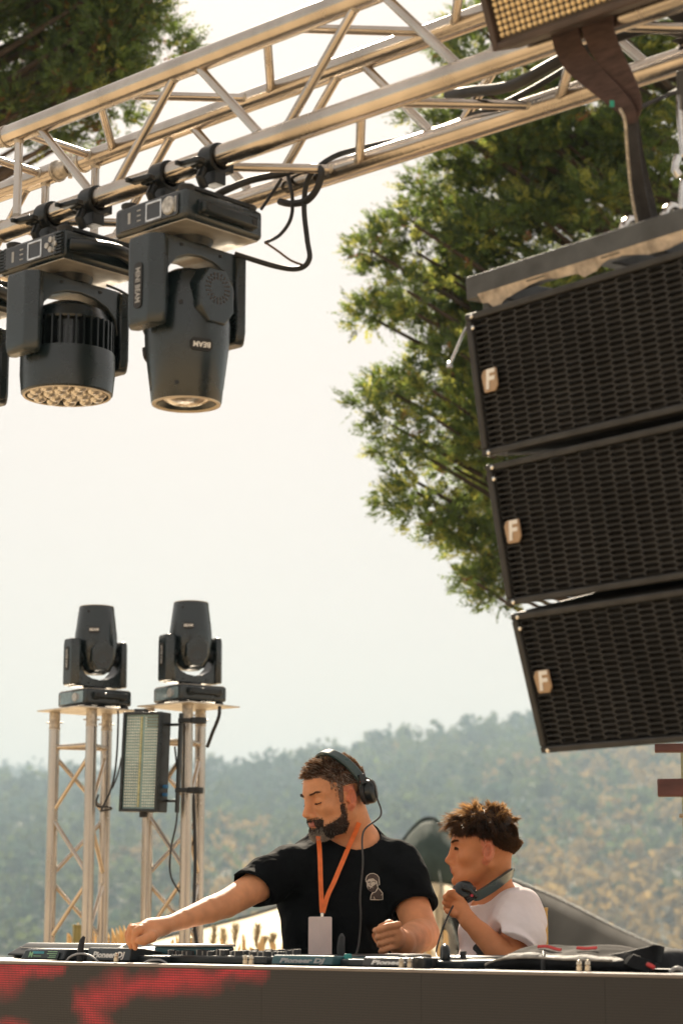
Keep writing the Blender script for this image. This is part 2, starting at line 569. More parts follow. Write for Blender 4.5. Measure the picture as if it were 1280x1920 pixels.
# ------------------------------------------------------------------ moving head lights (built standing on the floor)
LENS = mat('lens_glass', (0.72, 0.66, 0.58), 0.07, 0.55, var=0.2, scale=60, coat=0.5, rvar=0.04)
RIMC = mat('lens_rim', (0.55, 0.46, 0.34), 0.35, 0.3, var=0.1)
def led_display(t, blue=False):
    DSP = mat('display_reflection' if blue else 'display_dark', (0.20, 0.28, 0.31) if blue else (0.018, 0.020, 0.022), 0.12, var=0.2, scale=20, spec=0.8, rvar=0.05)  # blue version: a pale reflection is put into the panel's colour
    return DSP
def fixture_base(t, blue, curved=False, hung=False):
    b = MB()
    b.box((0, 0, 0.048), (0.240, 0.240, 0.070))
    base = b.build('base', HSG, t, bevel=0.012, seg=3)
    tp = MB().box((0, 0, 0.0838), (0.222, 0.222, 0.0025))
    tp.build('top_plate', SILV, base, bevel=0.001)  # pale bounce light on the black base is put into this plate's colour
    f = MB().prism(rrect(0.196, 0.052, 0.008), 0, 0.004, T((0, -0.120, 0.048)) @ RX(math.pi / 2))
    f.build('front_panel', led_display(t, blue), base, bevel=0.001)
    fr = MB()
    z = -0.1245
    cx = -0.02 if not blue else -0.035
    for dx, dz, sx, sz in ((0, 0.020, 0.052, 0.004), (0, -0.020, 0.052, 0.004), (-0.024, 0, 0.004, 0.044), (0.024, 0, 0.004, 0.044)):
        fr.box((cx + dx, z, 0.048 + dz), (sx, 0.003, sz))
    if not blue:
        fr.build('display_frame', STEEL, base)
    dl = MB()
    if curved:
        for ax, az in ((-0.080, 0.012), (-0.080, -0.012), (-0.094, 0), (-0.066, 0)):
            dl.cyl((ax, -0.123, 0.048 + az), (ax, -0.128, 0.048 + az), 0.007, n=12)
    else:
        dx = -0.070 if not blue else 0.035
        dl.lathe([(0.0, 0.006), (0.018, 0.006), (0.021, 0.003), (0.021, -0.001)], 24, T((dx, -0.124, 0.048)) @ RX(math.pi / 2))
    dl.build('dial', mat('dial_silver', (0.45, 0.45, 0.44), 0.45, 0.2, var=0.25, scale=90), base)
    mk = MB()
    for i in range(3):
        mk.box((0.030, -0.1245, 0.036 + i * 0.012), (0.012, 0.001, 0.003))
    mk.box((0.062, -0.1245, 0.048), (0.008, 0.001, 0.026))
    mk.box((-0.090, -0.1245, 0.048), (0.006, 0.001, 0.036))
    mk.build('panel_print', GREYP, base, kind='stuff')
    for s in (-1, 1):
        h = MB()
        if curved:
            pts = [(s * (0.122 + 0.045 * math.sin(math.pi * i / 10)), -0.105 + 0.21 * i / 10, 0.052) for i in range(11)]
            h.tube(pts, 0.016, n=12, flat=1.3)
        else:
            h.box((s * 0.132, 0, 0.054), (0.020, 0.17, 0.026))
            for y in (-0.070, 0.070):
                h.box((s * 0.122, y, 0.052), (0.014, 0.03, 0.036))
        ho_ = h.build('handle', BLK, base, bevel=0.005)
        k = MB()
        for y in (-0.070, 0.070):
            k.cyl((s * 0.1415, y, 0.054), (s * 0.1435, y, 0.054), 0.008, n=12)
        if not curved:
            k.build('screw', RUB, ho_)
    for sx in (-1, 1):
        for sy in (-1, 1):
            MB().lathe([(0.017, 0.0), (0.020, 0.003), (0.017, 0.016)], 16, T((sx * 0.095, sy * 0.095, 0))).build('foot', RUB, base)
    if curved:
        for sx in (-1, 1):
            v = MB()
            for i in range(7):
                v.box((sx * 0.104, -0.120, 0.024 + i * 0.008), (0.026, 0.010, 0.004))
            v.box((sx * 0.104, -0.118, 0.048), (0.030, 0.004, 0.056))
            v.build('vent', BLK, base)
    MB().cyl((0, 0, 0.082), (0, 0, 0.103), 0.058, 0.05, n=28).build('pan_bearing', BLKM, base)
    return base
def fixture_yoke(t, label, rnd=False, top=0.312, half=0.148, inner=0.104):
    y = MB()
    zz = [(0.105, 0.94), (0.115, 1.0), (top - 0.028, 1.0), (top - 0.006, 0.93), (top, 0.80)]
    for s in (-1, 1):
        pl = [(-0.050, inner), (-0.060, inner + 0.020), (-0.034, half), (0.034, half), (0.060, inner + 0.020), (0.050, inner)]
        cy = (inner + half) / 2
        vs_, fs_ = [], []
        for z, k in zz:
            vs_ += [(x * k, s * (cy + (yy - cy) * k), z) for x, yy in pl]
        nn = len(pl)
        for i in range(len(zz) - 1):
            for j in range(nn):
                q = (i * nn + j, i * nn + (j + 1) % nn, (i + 1) * nn + (j + 1) % nn, (i + 1) * nn + j)
                fs_.append(q if s < 0 else q[::-1])
        cap0, cap1 = tuple(range(nn - 1, -1, -1)), tuple(range((len(zz) - 1) * nn, len(zz) * nn))
        fs_ += [cap0, cap1] if s < 0 else [cap0[::-1], cap1[::-1]]
        y.add(vs_, fs_)
    # arched cross-piece
    arch = [(-inner - 0.012, 0.100), (inner + 0.012, 0.100), (inner + 0.012, 0.215)]
    for i in range(9):
        a = math.pi * i / 8
        arch.append((inner * 0.99 * math.cos(a), 0.212 - 0.080 * math.sin(a) ** 0.8))
    arch.append((-inner - 0.012, 0.215))
    y.prism(arch, -0.042, 0.042, MX(((0, 0, 1, 0), (1, 0, 0, 0), (0, 1, 0, 0), (0, 0, 0, 1))))
    yk = y.build('yoke', HSG, t, bevel=0.006, seg=2)
    sc_ = MB()
    for s in (-1, 1):
        for dy in (-0.125, -0.06, 0.06, 0.125):
            sc_.cyl((s * 0.042, dy, 0.116), (s * 0.0445 if abs(dy) < .1 else s * 0.0475, dy, 0.116), 0.004, n=8)
    sc_.build('bolt', RUB, yk)
    if label:
        for s in (-1, 1):
            mm = T((0, s * (half + 0.0005), 0.222)) @ RZ(0 if s < 0 else math.pi) @ RX(math.pi / 2)
            pl = MB().prism(rrect(0.026, 0.105, 0.010), 0, 0.002, mm).build('name_plate', RUB, yk)
            text_obj('lettering', label, 0.0215, mm @ T((0, 0, 0.0026)) @ RZ(math.pi / 2), GREYP, pl, bold=0.0004, sx=0.78)
    return yk
def beam_light(name, label, group, blue, m):
    t = thing(name, label, 'stage light', m, group)
    fixture_base(t, blue)
    fixture_yoke(t, 'MINI BEAM')
    h = MB().lathe([(0.0, 0.158), (0.040, 0.160), (0.064, 0.174), (0.083, 0.208), (0.0925, 0.248), (0.0965, 0.290), (0.0950, 0.330), (0.0835, 0.425), (0.0825, 0.428), (0.0790, 0.462), (0.0765, 0.4655), (0.0700, 0.4655), (0.0665, 0.460), (0.060, 0.448), (0.0, 0.448)], 48)
    hd = h.build('head', HSG, t, ang=30)
    MB().lathe([(0.0775, 0.4645), (0.0770, 0.4672), (0.0690, 0.4672), (0.0675, 0.4635)], 48, close=True).build('lens_rim', RIMC, hd)
    MB().lathe([(0.062, 0.4485), (0.050, 0.458), (0.03, 0.466), (0.012, 0.469), (0.0, 0.4695)], 36).build('lens', LENS, hd)
    for s in (-1, 1):
        mm = T((0, 0, 0.238)) @ RZ(R(-14) if s > 0 else R(182)) @ T((0.0915, 0, 0)) @ RY(math.pi / 2) @ RZ(math.pi / 2)
        hx = [(-0.052, -0.030), (-0.026, -0.070), (0.026, -0.070), (0.052, -0.030), (0.052, 0.030), (0.026, 0.064), (-0.026, 0.064), (-0.052, 0.030)]
        cv = MB().prism(hx, -0.03, 0.010, mm, top=0.93).build('vent_cover', HSG, hd, bevel=0.003)
        sl = MB()
        for ring, n_ in ((0.024, 16), (0.033, 20)):
            for i in range(n_):
                a = 2 * math.pi * i / n_
                sl.box(mm @ V((ring * math.cos(a), -0.020 + ring * math.sin(a), 0.0105)), (0.0065, 0.0026, 0.0014), rot=mm.to_3x3().to_4x4() @ RZ(a))
        sl.build('vent_slots', mat('vent_brown', (0.055, 0.040, 0.034), 0.7), cv)
        pm = T((0, 0, 0.350)) @ RZ(R(-38) if s > 0 else R(203)) @ T((0.0935, 0, 0)) @ RY(math.pi / 2 - R(8)) @ RZ(math.pi / 2)
        pp = MB().prism([(-0.026, -0.007), (-0.019, -0.014), (0.019, -0.014), (0.026, -0.007), (0.026, 0.007), (0.019, 0.014), (-0.019, 0.014), (-0.026, 0.007)], -0.006, 0.0028, pm).build('badge', RUB, hd, bevel=0.001)
        text_obj('lettering', 'BEAM', 0.0165, pm @ T((0, 0, 0.0034)), WHT, pp, bold=0.0004)
        MB().cyl((s * 0.03, -0.088, 0.428), (s * 0.0305, -0.083, 0.4285), 0.004, n=8)
    sc_ = MB()
    for a, z, r in ((-52, 0.255, 0.0945), (-58, 0.435, 0.0815), (232, 0.255, 0.0945), (238, 0.435, 0.0815)):
        d = V((math.cos(R(a)), math.sin(R(a)), 0))
        sc_.cyl(d * (r - 0.004) + V((0, 0, z)), d * (r + 0.001) + V((0, 0, z)), 0.0052, n=10)
    sc_.build('screw', RUB, hd)
    MB().cyl((0, -0.112, 0.235), (0, 0.112, 0.235), 0.030, n=20).build('tilt_bearing', BLKM, t)
    return t
def wash_light(name, label, group, m):
    t = thing(name, label, 'stage light', m, group)
    fixture_base(t, False, curved=True)
    fixture_yoke(t, None, half=0.160, inner=0.118, top=0.300)
    h = MB().lathe([(0.0, 0.150), (0.045, 0.152), (0.085, 0.172), (0.100, 0.200), (0.098, 0.205), (0.080, 0.208), (0.080, 0.272), (0.111, 0.275), (0.1125, 0.282), (0.1125, 0.330), (0.1085, 0.372), (0.1045, 0.376), (0.098, 0.376), (0.096, 0.366), (0.0, 0.366)], 48)
    hd = h.build('head', HSG, t, ang=30)
    for i in range(36):
        a = 2 * math.pi * i / 36
        f = MB().box((0.094, 0, 0.238), (0.030, 0.0042, 0.072))
        fo = f.build('cooling_fin', BLK, hd, smooth=False)
        fo.matrix_local = RZ(a)
    lens_me = None
    for ring, n_ in ((0.0, 1), (0.040, 6), (0.079, 12)):
        for i in range(n_):
            a = 2 * math.pi * (i + .5 * (ring > .05)) / n_
            if lens_me is None:
                lo = MB().lathe([(0.0170, 0.364), (0.0175, 0.372), (0.013, 0.379), (0.006, 0.3825), (0.0, 0.3832)], 18).build('lens', LENS, hd)
                lens_me = lo.data
            else:
                lo = bpy.data.objects.new('lens', lens_me)
                COL.objects.link(lo)
                lo.parent = hd
            lo.matrix_local = T((ring * math.cos(a), ring * math.sin(a), 0))
    MB().lathe([(0.1050, 0.3745), (0.1045, 0.3775), (0.0985, 0.3775), (0.0980, 0.3745)], 48, close=True).build('lens_rim', RIMC, hd)
    MB().cyl((0, -0.125, 0.235), (0, 0.125, 0.235), 0.030, n=20).build('tilt_bearing', BLKM, t)
    return t
def add_clamps(t, drop):
    """half couplers that hold the light's base on the chord (hung: local z points down)"""
    for x in (-0.083, 0.083):
        c = MB()
        zc = -drop
        c.lathe([(0.0262, -0.021), (0.036, -0.021), (0.036, 0.021), (0.0262, 0.021)], 24, T((x, 0, zc)) @ RY(math.pi / 2), close=True)
        c.box((x, 0.034, zc + 0.012), (0.034, 0.020, 0.026))
        c.box((x, 0.0, zc + 0.046), (0.040, 0.034, 0.030))
        c.box((x, 0.0, 0.006), (0.058, 0.17, 0.010))
        c.tube([(x, -0.034, zc + 0.030), (x, -0.045, zc + 0.052), (x, -0.030, zc + 0.075)], 0.011, n=8)
        cl = c.build('clamp', BLKM, t, bevel=0.002)
        k = MB()
        d = V((-0.15, -0.9, 0.10)).normalized()
        p = V((x, -0.034, zc + 0.022))
        k.cyl(p, p + d * 0.050, 0.0055, n=10)
        k.cyl(p + d * 0.022, p + d * 0.036, 0.013, n=12)
        kn = k.build('wing_bolt', BLKM, cl)
        w = MB()
        fm = frame(p + d * 0.043, d, V((1, 0, 0)))
        w.box(fm @ V((0, 0, 0)), (0.060, 0.013, 0.022), rot=fm)
        w.box(fm @ V((0.026, 0, 0.014)), (0.010, 0.011, 0.022), rot=fm)
        w.build('wing', BLKM, kn, bevel=0.003)
        s = MB()
        pts = [V((x + 0.004 * math.cos(i * .9), -0.040 - 0.004 * math.sin(i * .9), zc + 0.018 + i * 0.0011)) for i in range(40)]
        s.tube(pts, 0.0014, n=4)
        s.build('spring', STEEL, cl)
DROP = 0.088
def hang(a, z0=ZC, b=0.0):
    return SM @ T((a, b, z0 - DROP)) @ RY(math.pi) @ MX.Scale(0.96, 4)
t = beam_light('moving_head_light', 'black moving head beam light hanging nearest the middle of the overhead truss', 'lights hanging from the overhead truss', False, hang(-0.455))
add_clamps(t, DROP)
t = wash_light('wash_light', 'black moving head wash light with ring of small lenses, hanging left of the beam light', 'lights hanging from the overhead truss', hang(-0.855))
add_clamps(t, DROP)
t2 = wash_light('wash_light', 'black hanging light mostly cut off by the left edge of the picture', 'lights hanging from the overhead truss', hang(-1.30))
add_clamps(t2, DROP)

# ------------------------------------------------------------------ towers with lights on top
TOWY = 9.55
def tower(label, pxL, pxF, pxR, pyTop, plate_rot, phase, pxP):
    zt = at((pxL + pxR) / 2, pyTop, TOWY).z
    pl, pr = at(pxL, pyTop, TOWY + 0.05), at(pxR, pyTop, TOWY + 0.05)
    mid = (pl + pr) / 2
    ang = R(20)
    side = 0.239
    cx = V((mid.x, mid.y, 0)) - RZ(ang) @ V((0, 0.069, 0))
    legs = [cx + RZ(ang) @ V((-side / 2, 0.069, 0)), cx + RZ(ang) @ V((side / 2, 0.069, 0)), cx + RZ(ang) @ V((0, -0.138, 0))]
    t = thing('truss_tower', label, 'truss tower', T(cx), 'truss towers behind the booth')
    L = [p - cx for p in legs]
    for p in L:
        MB().cyl(p, p + V((0, 0, zt - 0.075)), 0.0252, n=20).build('chord', ALU, t)
        c = MB()
        c.cyl(p + V((0, 0, zt - 0.075)), p + V((0, 0, zt - 0.068)), 0.0262, n=20)
        c.cyl(p + V((0, 0, zt - 0.068)), p + V((0, 0, zt)), 0.0245, n=20)
        c.cyl(p + V((-0.036, 0.0, zt - 0.045)), p + V((0.036, 0, zt - 0.045)), 0.0035, n=6)
        c.build('coupler', ALUW, t)
    for i, j in ((0, 1), (1, 2), (2, 0)):
        p, q = L[i], L[j]
        for z in (zt - 0.155,):
            brace_m(p + V((0, 0, z)), q + V((0, 0, z)), 0.0100).build('brace', [ALU, ALUW], t)
        z = zt - 0.19 - phase * (1 if (i, j) != (2, 0) else 0)
        k = 0
        flip = (i, j) == (2, 0)
        while z > 0.15:
            z2 = z - 0.255
            a_, b_ = (p, q) if (k % 2 == 0) else (q, p)
            if z2 > 0:
                brace_m(a_ + V((0, 0, z)), b_ + V((0, 0, z2)), 0.0100).build('brace', [ALU, ALUW], t)
            z = z2 - 0.022
            k += 1
    pm = T((0.0, -0.01, zt + 0.004)) @ RZ(plate_rot)
    MB().box((0, 0, 0), (0.325, 0.325, 0.006), rot=RZ(plate_rot)).build('top_plate', SILV, t, bevel=0.001).matrix_local = T((at(pxP, pyTop, TOWY).x - cx.x, -0.02, zt + 0.004))
    bp = MB().box((0, 0, 0.01), (0.45, 0.45, 0.02), rot=RZ(plate_rot)).build('base_plate', SILV, t, bevel=0.003)
    return cx, zt + 0.0075
c1, z1 = tower('left truss tower of thin silver tubes with bare square plate on top', 101, 173, 204, 1336, R(-48), 0.0, 167)
c2, z2 = tower('right truss tower of silver tubes carrying the panel light, nearer the man', 277, 350, 380, 1328, R(-40), 0.02, 355)
beam_light('moving_head_light', 'black moving head light pointing up, on the left truss tower', 'lights standing on the towers', True, T((at(178, 1330, TOWY - .02).x, TOWY - 0.03, z1)) @ RZ(R(-51)))
beam_light('moving_head_light', 'black moving head light pointing up, on the right truss tower', 'lights standing on the towers', True, T((at(356, 1330, TOWY - .02).x, TOWY - 0.03, z2)) @ RZ(R(-54)))

# ------------------------------------------------------------------ LED panel (strobe) lights
def panel_light(name, label, m, cols, rows, w, h, dotmat, stripe, facemat, pitch_dot=0.0115, dr=0.0035, missing=None):
    t = thing(name, label, 'panel light', m, 'LED panel lights')
    MB().box((0, 0.042, 0), (w, 0.072, h)).build('housing', BLKM, t, bevel=0.004)
    MB().box((0, 0.0045, 0), (w - 0.026, 0.003, h - 0.026)).build('face', facemat, t)
    fr = MB()
    for s in (-1, 1):
        fr.box((s * (w / 2 - 0.0065), -0.001, 0), (0.013, 0.014, h))
        fr.box((0, -0.001, s * (h / 2 - 0.0065)), (w - 0.026, 0.014, 0.013))
    fr.build('bezel', BLK, t, bevel=0.002)
    dm = None
    d = MB()
    dk = MB()
    W, H = w - 0.045, h - 0.05
    for i in range(cols):
        x = -W / 2 + W * i / (cols - 1)
        if stripe and abs(i - (cols - 1) * 0.5) < 0.8:
            continue
        for j in range(rows):
            z = -H / 2 + H * j / (rows - 1)
            tgt = dk if (missing and missing(i, j)) else d
            tgt.cyl((x, 0.003, z), (x, -0.0005, z), dr, dr * 0.6, n=8)
    lo = d.build('diode_array', dotmat, t, kind='stuff', smooth=True)
    if dk.v:
        dk.build('dark_diode_array', mat('dark_diode', (0.22, 0.17, 0.09), 0.4), t, kind='stuff')
    if stripe:
        s = MB()
        n_ = int(rows * 1.3)
        for j in range(n_):
            z = -H / 2 + H * j / (n_ - 1)
            s.box((-0.004, 0.0015, z), (0.009, 0.005, H / n_ * 0.82))
        s.build('strobe_tube', mat('strobe_yellow', (0.52, 0.50, 0.26), 0.35, var=0.15, scale=60), t, kind='stuff')
    return t
PGREEN = mat('panel_teal', (0.22, 0.33, 0.33), 0.3, var=0.12, scale=10)
DOTW = mat('diode_pale', (0.80, 0.82, 0.76), 0.35, var=0.1, scale=50)
mm = T(at(264, 1428, 9.28)) @ RZ(R(-28)) @ RY(R(2.0))
pl = panel_light('panel_light', 'black framed LED panel light with pale teal face clamped beside the right tower', mm, 14, 31, 0.196, 0.432, DOTW, True, PGREEN, dr=0.0038, missing=lambda i, j: i > 8 and j > 26)
br = MB()
br.box((0.150, 0.075, 0.0), (0.012, 0.022, 0.43))
br.box((0.122, 0.075, 0.165), (0.05, 0.012, 0.012))
br.box((0.122, 0.075, -0.165), (0.05, 0.012, 0.012))
bro = br.build('bracket', BLKM, pl, bevel=0.002)
for z in (0.183, -0.118):
    cl = MB()
    cl.box((0.185, 0.075, z), (0.085, 0.030, 0.020))
    cl.lathe([(0.0262, -0.013), (0.036, -0.013), (0.036, 0.013), (0.0262, 0.013)], 20, T((0.232, 0.085, z)), close=True)
    cl.build('clamp', BLKM, bro, bevel=0.003)
bx_ = MB()
bx_.cyl((0.0, 0.04, -0.216), (0.0, 0.04, -0.238), 0.017, n=14)
bx_.box((-0.035, 0.04, 0.224), (0.05, 0.04, 0.016))
bx_.build('connector', RUB, pl, bevel=0.002)
for z in (-0.105, -0.14):
    MB().cyl((0.098, 0.04, z), (0.118, 0.04, z), 0.008, n=10).build('plug', mat('plug_blue', (0.04, 0.16, 0.34), 0.4), pl)

# warm panel light overhead on the truss front
WARMF = mat('panel_dark_brown', (0.045, 0.028, 0.016), 0.5, var=0.2)
DOTY = mat('diode_amber', (0.80, 0.62, 0.34), 0.3, var=0.12, scale=60, coat=0.4)
cpt = at(928, 97, 3.72)
tilt = R(22)
Mw = T(cpt) @ RZ(PHI) @ RX(tilt) @ T((0.22, 0, 0.105))
pw = panel_light('panel_light', 'brown framed LED panel light with amber diodes at the top edge of the picture', Mw, 32, 15, 0.44, 0.21, DOTY, False, WARMF, dr=0.0052)
for ch in pw.children:
    if ch.name.startswith(('bezel', 'housing')):
        ch.data.materials[0] = mat('brown_black_paint', (0.055, 0.036, 0.030), 0.5, var=0.15)
bk = MB()
for x in (-0.09, 0.09):
    bk.box((x, 0.10, 0.05), (0.03, 0.09, 0.03))
    bk.lathe([(0.0262, -0.015), (0.037, -0.015), (0.037, 0.015), (0.0262, 0.015)], 20, T((x, 0.16, 0.10)) @ RY(math.pi / 2), close=True)
bk.build('bracket', BLKM, pw, bevel=0.003)
# ------------------------------------------------------------------ line array of loudspeakers
PH2 = R(-49.3)
U2 = V((math.cos(PH2), math.sin(PH2), 0))
N2 = V((-math.sin(PH2), math.cos(PH2), 0))
SPK = mat('speaker_paint', (0.026, 0.026, 0.026), 0.6, var=0.15, scale=20, bump=0.12, bscale=260)
GRL = mat('grille_steel', (0.022, 0.022, 0.022), 0.6, 0.1, var=0.18, scale=6)
FOAM = mat('grille_foam', (0.0075, 0.007, 0.0068), 0.95, var=0.2)
TAN = mat('badge_tan', (0.36, 0.25, 0.16), 0.4, 0.2, var=0.1)
SPW, SPD = 0.73, 0.40
def grille_mesh(w, h):
    """sheet with staggered slots: one continuous perforated plate"""
    tw, ch = 0.0415, 0.0110           # hexagonal cell, drawn out sideways
    c = 0.0062
    pit = tw - c
    nx, nz = int((w - c) / pit), int(h / ch)
    ox, oz = -(nx * pit + c) / 2, -nz * ch / 2
    vs, fs = [], []
    k_in = 0.80
    for i in range(nx):
        off = (ch / 2) if i % 2 else 0.0
        for j in range(nz):
            x0, z0 = ox + i * pit, oz + j * ch + off - ch / 4
            x1, z1, zm = x0 + tw, z0 + ch, z0 + ch / 2
            out = [(x0, zm), (x0 + c, z0), (x1 - c, z0), (x1, zm), (x1 - c, z1), (x0 + c, z1)]
            cx = (x0 + x1) / 2
            inn = [(cx + (x - cx) * 0.885, zm + (z - zm) * 0.74) for x, z in out]
            k = len(vs)
            vs += [(x, 0.0, z) for x, z in out] + [(x, -0.0008, z) for x, z in inn] + [(x, 0.005, z) for x, z in inn]
            for e in range(6):
                f = (e + 1) % 6
                fs.append((k + e, k + f, k + 6 + f, k + 6 + e))
                fs.append((k + 6 + e, k + 6 + f, k + 12 + f, k + 12 + e))
    return vs, fs, (nx * pit + c) / 2, nz * ch / 2
def loudspeaker(label, corner, tilt, h, kt=0.0, kb=0.0):
    """corner: top left front corner"""
    m = T(corner) @ RZ(PH2) @ RX(tilt)
    t = thing('loudspeaker', label, 'loudspeaker', m, 'loudspeakers of the hanging line array')
    g = 0.020
    cab = MB()
    poly = [(g, -0.0), (SPW - g, -0.0), (SPW - g, -h), (g, -h)]
    # trapezoid cabinet: front taller than back
    vs = []
    for y, k in ((0.030, 0.0), (SPD, 1.0)):
        vs += [(0.006, y, -k * kt), (SPW - 0.006, y, -k * kt), (SPW - 0.006, y, -h + k * kb), (0.006, y, -h + k * kb)]
    cab.add(vs, [(0, 1, 2, 3), (4, 7, 6, 5), (0, 4, 5, 1), (1, 5, 6, 2), (2, 6, 7, 3), (3, 7, 4, 0)])
    c = cab.build('cabinet', SPK, t, bevel=0.006)
    MB().box((SPW / 2, 0.021, -h / 2), (SPW - 0.05, 0.008, h - 0.03)).build('foam_sheet', FOAM, t)
    fr = MB()
    fr.box((SPW / 2, 0.014, -0.0075), (SPW - 0.002, 0.030, 0.013))
    fr.box((SPW / 2, 0.014, -h + 0.0075), (SPW - 0.002, 0.030, 0.013))
    for x in (0.0085, SPW - 0.0085):
        fr.box((x, 0.014, -h / 2), (0.015, 0.030, h - 0.028))
    fr.build('grille_frame', SPK, t, bevel=0.003)
    vs, fs, gx, gz = grille_mesh(SPW - 0.030, h - 0.026)
    sx, sz = (SPW / 2 - 0.016) / gx, (h / 2 - 0.0136) / gz
    vs = [(SPW / 2 + x * sx, 0.004 + y, -h / 2 + min(max(z * sz, -h / 2 + 0.0135), h / 2 - 0.0135)) for x, y, z in vs]
    MB().add(vs, fs).build('grille', GRL, t, smooth=False)
    mmx = T((0.050, -0.0005, -h * 0.495)) @ RX(math.pi / 2)
    bd = MB().prism([(-0.017, -0.022), (0.012, -0.022), (0.020, -0.012), (0.020, 0.022), (-0.012, 0.022), (-0.020, 0.012)], 0, 0.005, mmx).build('badge', TAN, t, bevel=0.002)
    text_obj('lettering', 'F', 0.050, mmx @ T((0.0, 0, 0.0058)), WHT, bd, shear=0.18, bold=0.0016)
    for x, s in ((0.0, -1), (SPW, 1)):
        r = MB()
        r.box((x + s * 0.006, 0.060, -h / 2), (0.012, 0.040, h * 0.93))
        r.box((x + s * 0.006, 0.10, -0.02), (0.012, 0.09, 0.03))
        r.box((x + s * 0.006, 0.10, -h + 0.02), (0.012, 0.09, 0.03))
        rl = r.build('rigging_rail', BLKM, t, bevel=0.002)
        for z in (-0.012, -0.034, -h + 0.012):
            pn = MB()
            pn.cyl((x - s * 0.004, 0.045, z), (x + s * 0.030, 0.045, z), 0.0058, n=10)
            pn.lathe([(0.0, 0.006), (0.007, 0.004), (0.009, 0.0), (0.007, -0.004), (0.0, -0.006)], 12, T((x + s * 0.018, 0.038, z)) @ RX(math.pi / 2))
            pn.build('pin', STEEL, rl)
    for z in (-0.008, -0.030, -h + 0.006):
        MB().lathe([(0.0, 0.003), (0.0040, 0.002), (0.0052, -0.002)], 12, T((0.022, -0.002, z)) @ RX(math.pi / 2)).build('screw', STEEL, t)
    return m
def drop(m, h, gap, tilt):
    """top-left-front corner of the next box: hinged at the front edge, a little apart"""
    return m @ V((0.004, 0.0, -h - gap))
H1, H2, H3 = 0.277, 0.272, 0.272
m1 = loudspeaker('top loudspeaker of the hanging black line array', at(869, 590, 3.93), R(9.0), H1, 0.0, 0.008)
m2 = loudspeaker('middle loudspeaker of the hanging black line array', drop(m1, H1, 0.015, 0), R(11.5), H2, 0.004, 0.012)
m3 = loudspeaker('bottom loudspeaker of the hanging black line array, tilted furthest down', drop(m2, H2, 0.015, 0), R(17.0), H3, 0.012, 0.03)
# fly bar above
fm = T(at(876, 590, 3.95) + V((0, 0, 0.018))) @ RZ(PH2) @ RX(R(4))
fb = thing('fly_bar', 'dark grey steel fly bar above the loudspeakers with torn tape along it', 'fly bar', fm)
f = MB()
f.box((SPW / 2, 0.020, 0.033), (SPW + 0.004, 0.040, 0.046))
f.build('beam', CHAR, fb, bevel=0.003)
f = MB()
f.box((SPW / 2, 0.34, 0.033), (SPW + 0.004, 0.040, 0.046))
for x in (0.02, SPW / 2 - 0.05, SPW / 2 + 0.05, SPW - 0.02):
    f.box((x, 0.18, 0.033), (0.032, 0.28, 0.040))
for x in (0.03, SPW - 0.03):
    f.box((x, 0.05, -0.004), (0.02, 0.06, 0.03))
f.build('frame', CHAR, fb, bevel=0.003)
tp = MB()
pts_t, pts_b = [], []
for i in range(41):
    x = 0.03 + 0.62 * i / 40
    pts_t.append((x, -0.0015, 0.016))
    drp = 0.013 + 0.004 * math.sin(i * .5) + 0.006 * max(0, math.sin(i * .23 + 1)) + (0.010 if i in (2, 3, 17, 18, 19) else 0) + 0.0025 * random.random()
    if i > 34: drp *= 0.5
    pts_b.append((x + 0.006, 0.004, 0.016 - drp))
tp.add(pts_t + pts_b + [(p[0], p[1] + 0.001, p[2]) for p in pts_t + pts_b], [(i, i + 1, 41 + i + 1, 41 + i) for i in range(40)] + [(82 + i, 82 + 41 + i, 82 + 41 + i + 1, 82 + i + 1) for i in range(40)])
tp.build('torn_tape', mat('old_tape', (0.48, 0.40, 0.31), 0.8, var=0.2, scale=40, bump=0.3), fb)
for x in (SPW / 2 - 0.05, SPW / 2 + 0.05):
    s = MB()
    s.tube([V((x, 0.13 + 0.03 * math.cos(a), 0.075 + 0.035 * math.sin(a))) for a in np.linspace(-0.6, math.pi + 0.6, 14)], 0.008, n=8)
    s.build('shackle', STEEL, fb)
for z in (0.05, 0.02):
    MB().lathe([(0.0, 0.004), (0.006, 0.003), (0.008, -0.002)], 12, T((-0.004, 0.02, z)) @ RY(-math.pi / 2)).build('screw', STEEL, fb)
lp = MB()
q0 = fm @ V((-0.006, 0.03, -0.02))
lp.tube(spline([at(884, 600, 3.95), at(868, 625, 3.95), at(855, 655, 3.95), at(843, 682, 3.95)], 5), 0.0030, n=6)
lp.lathe([(0.0, 0.008), (0.005, 0.005), (0.006, -0.005), (0.0, -0.008)], 10, T(at(842, 684, 3.95)))
tag(lp.build('safety_pin', STEEL), 'thin shiny safety pin on wire hanging beside the top loudspeaker', 'pin')

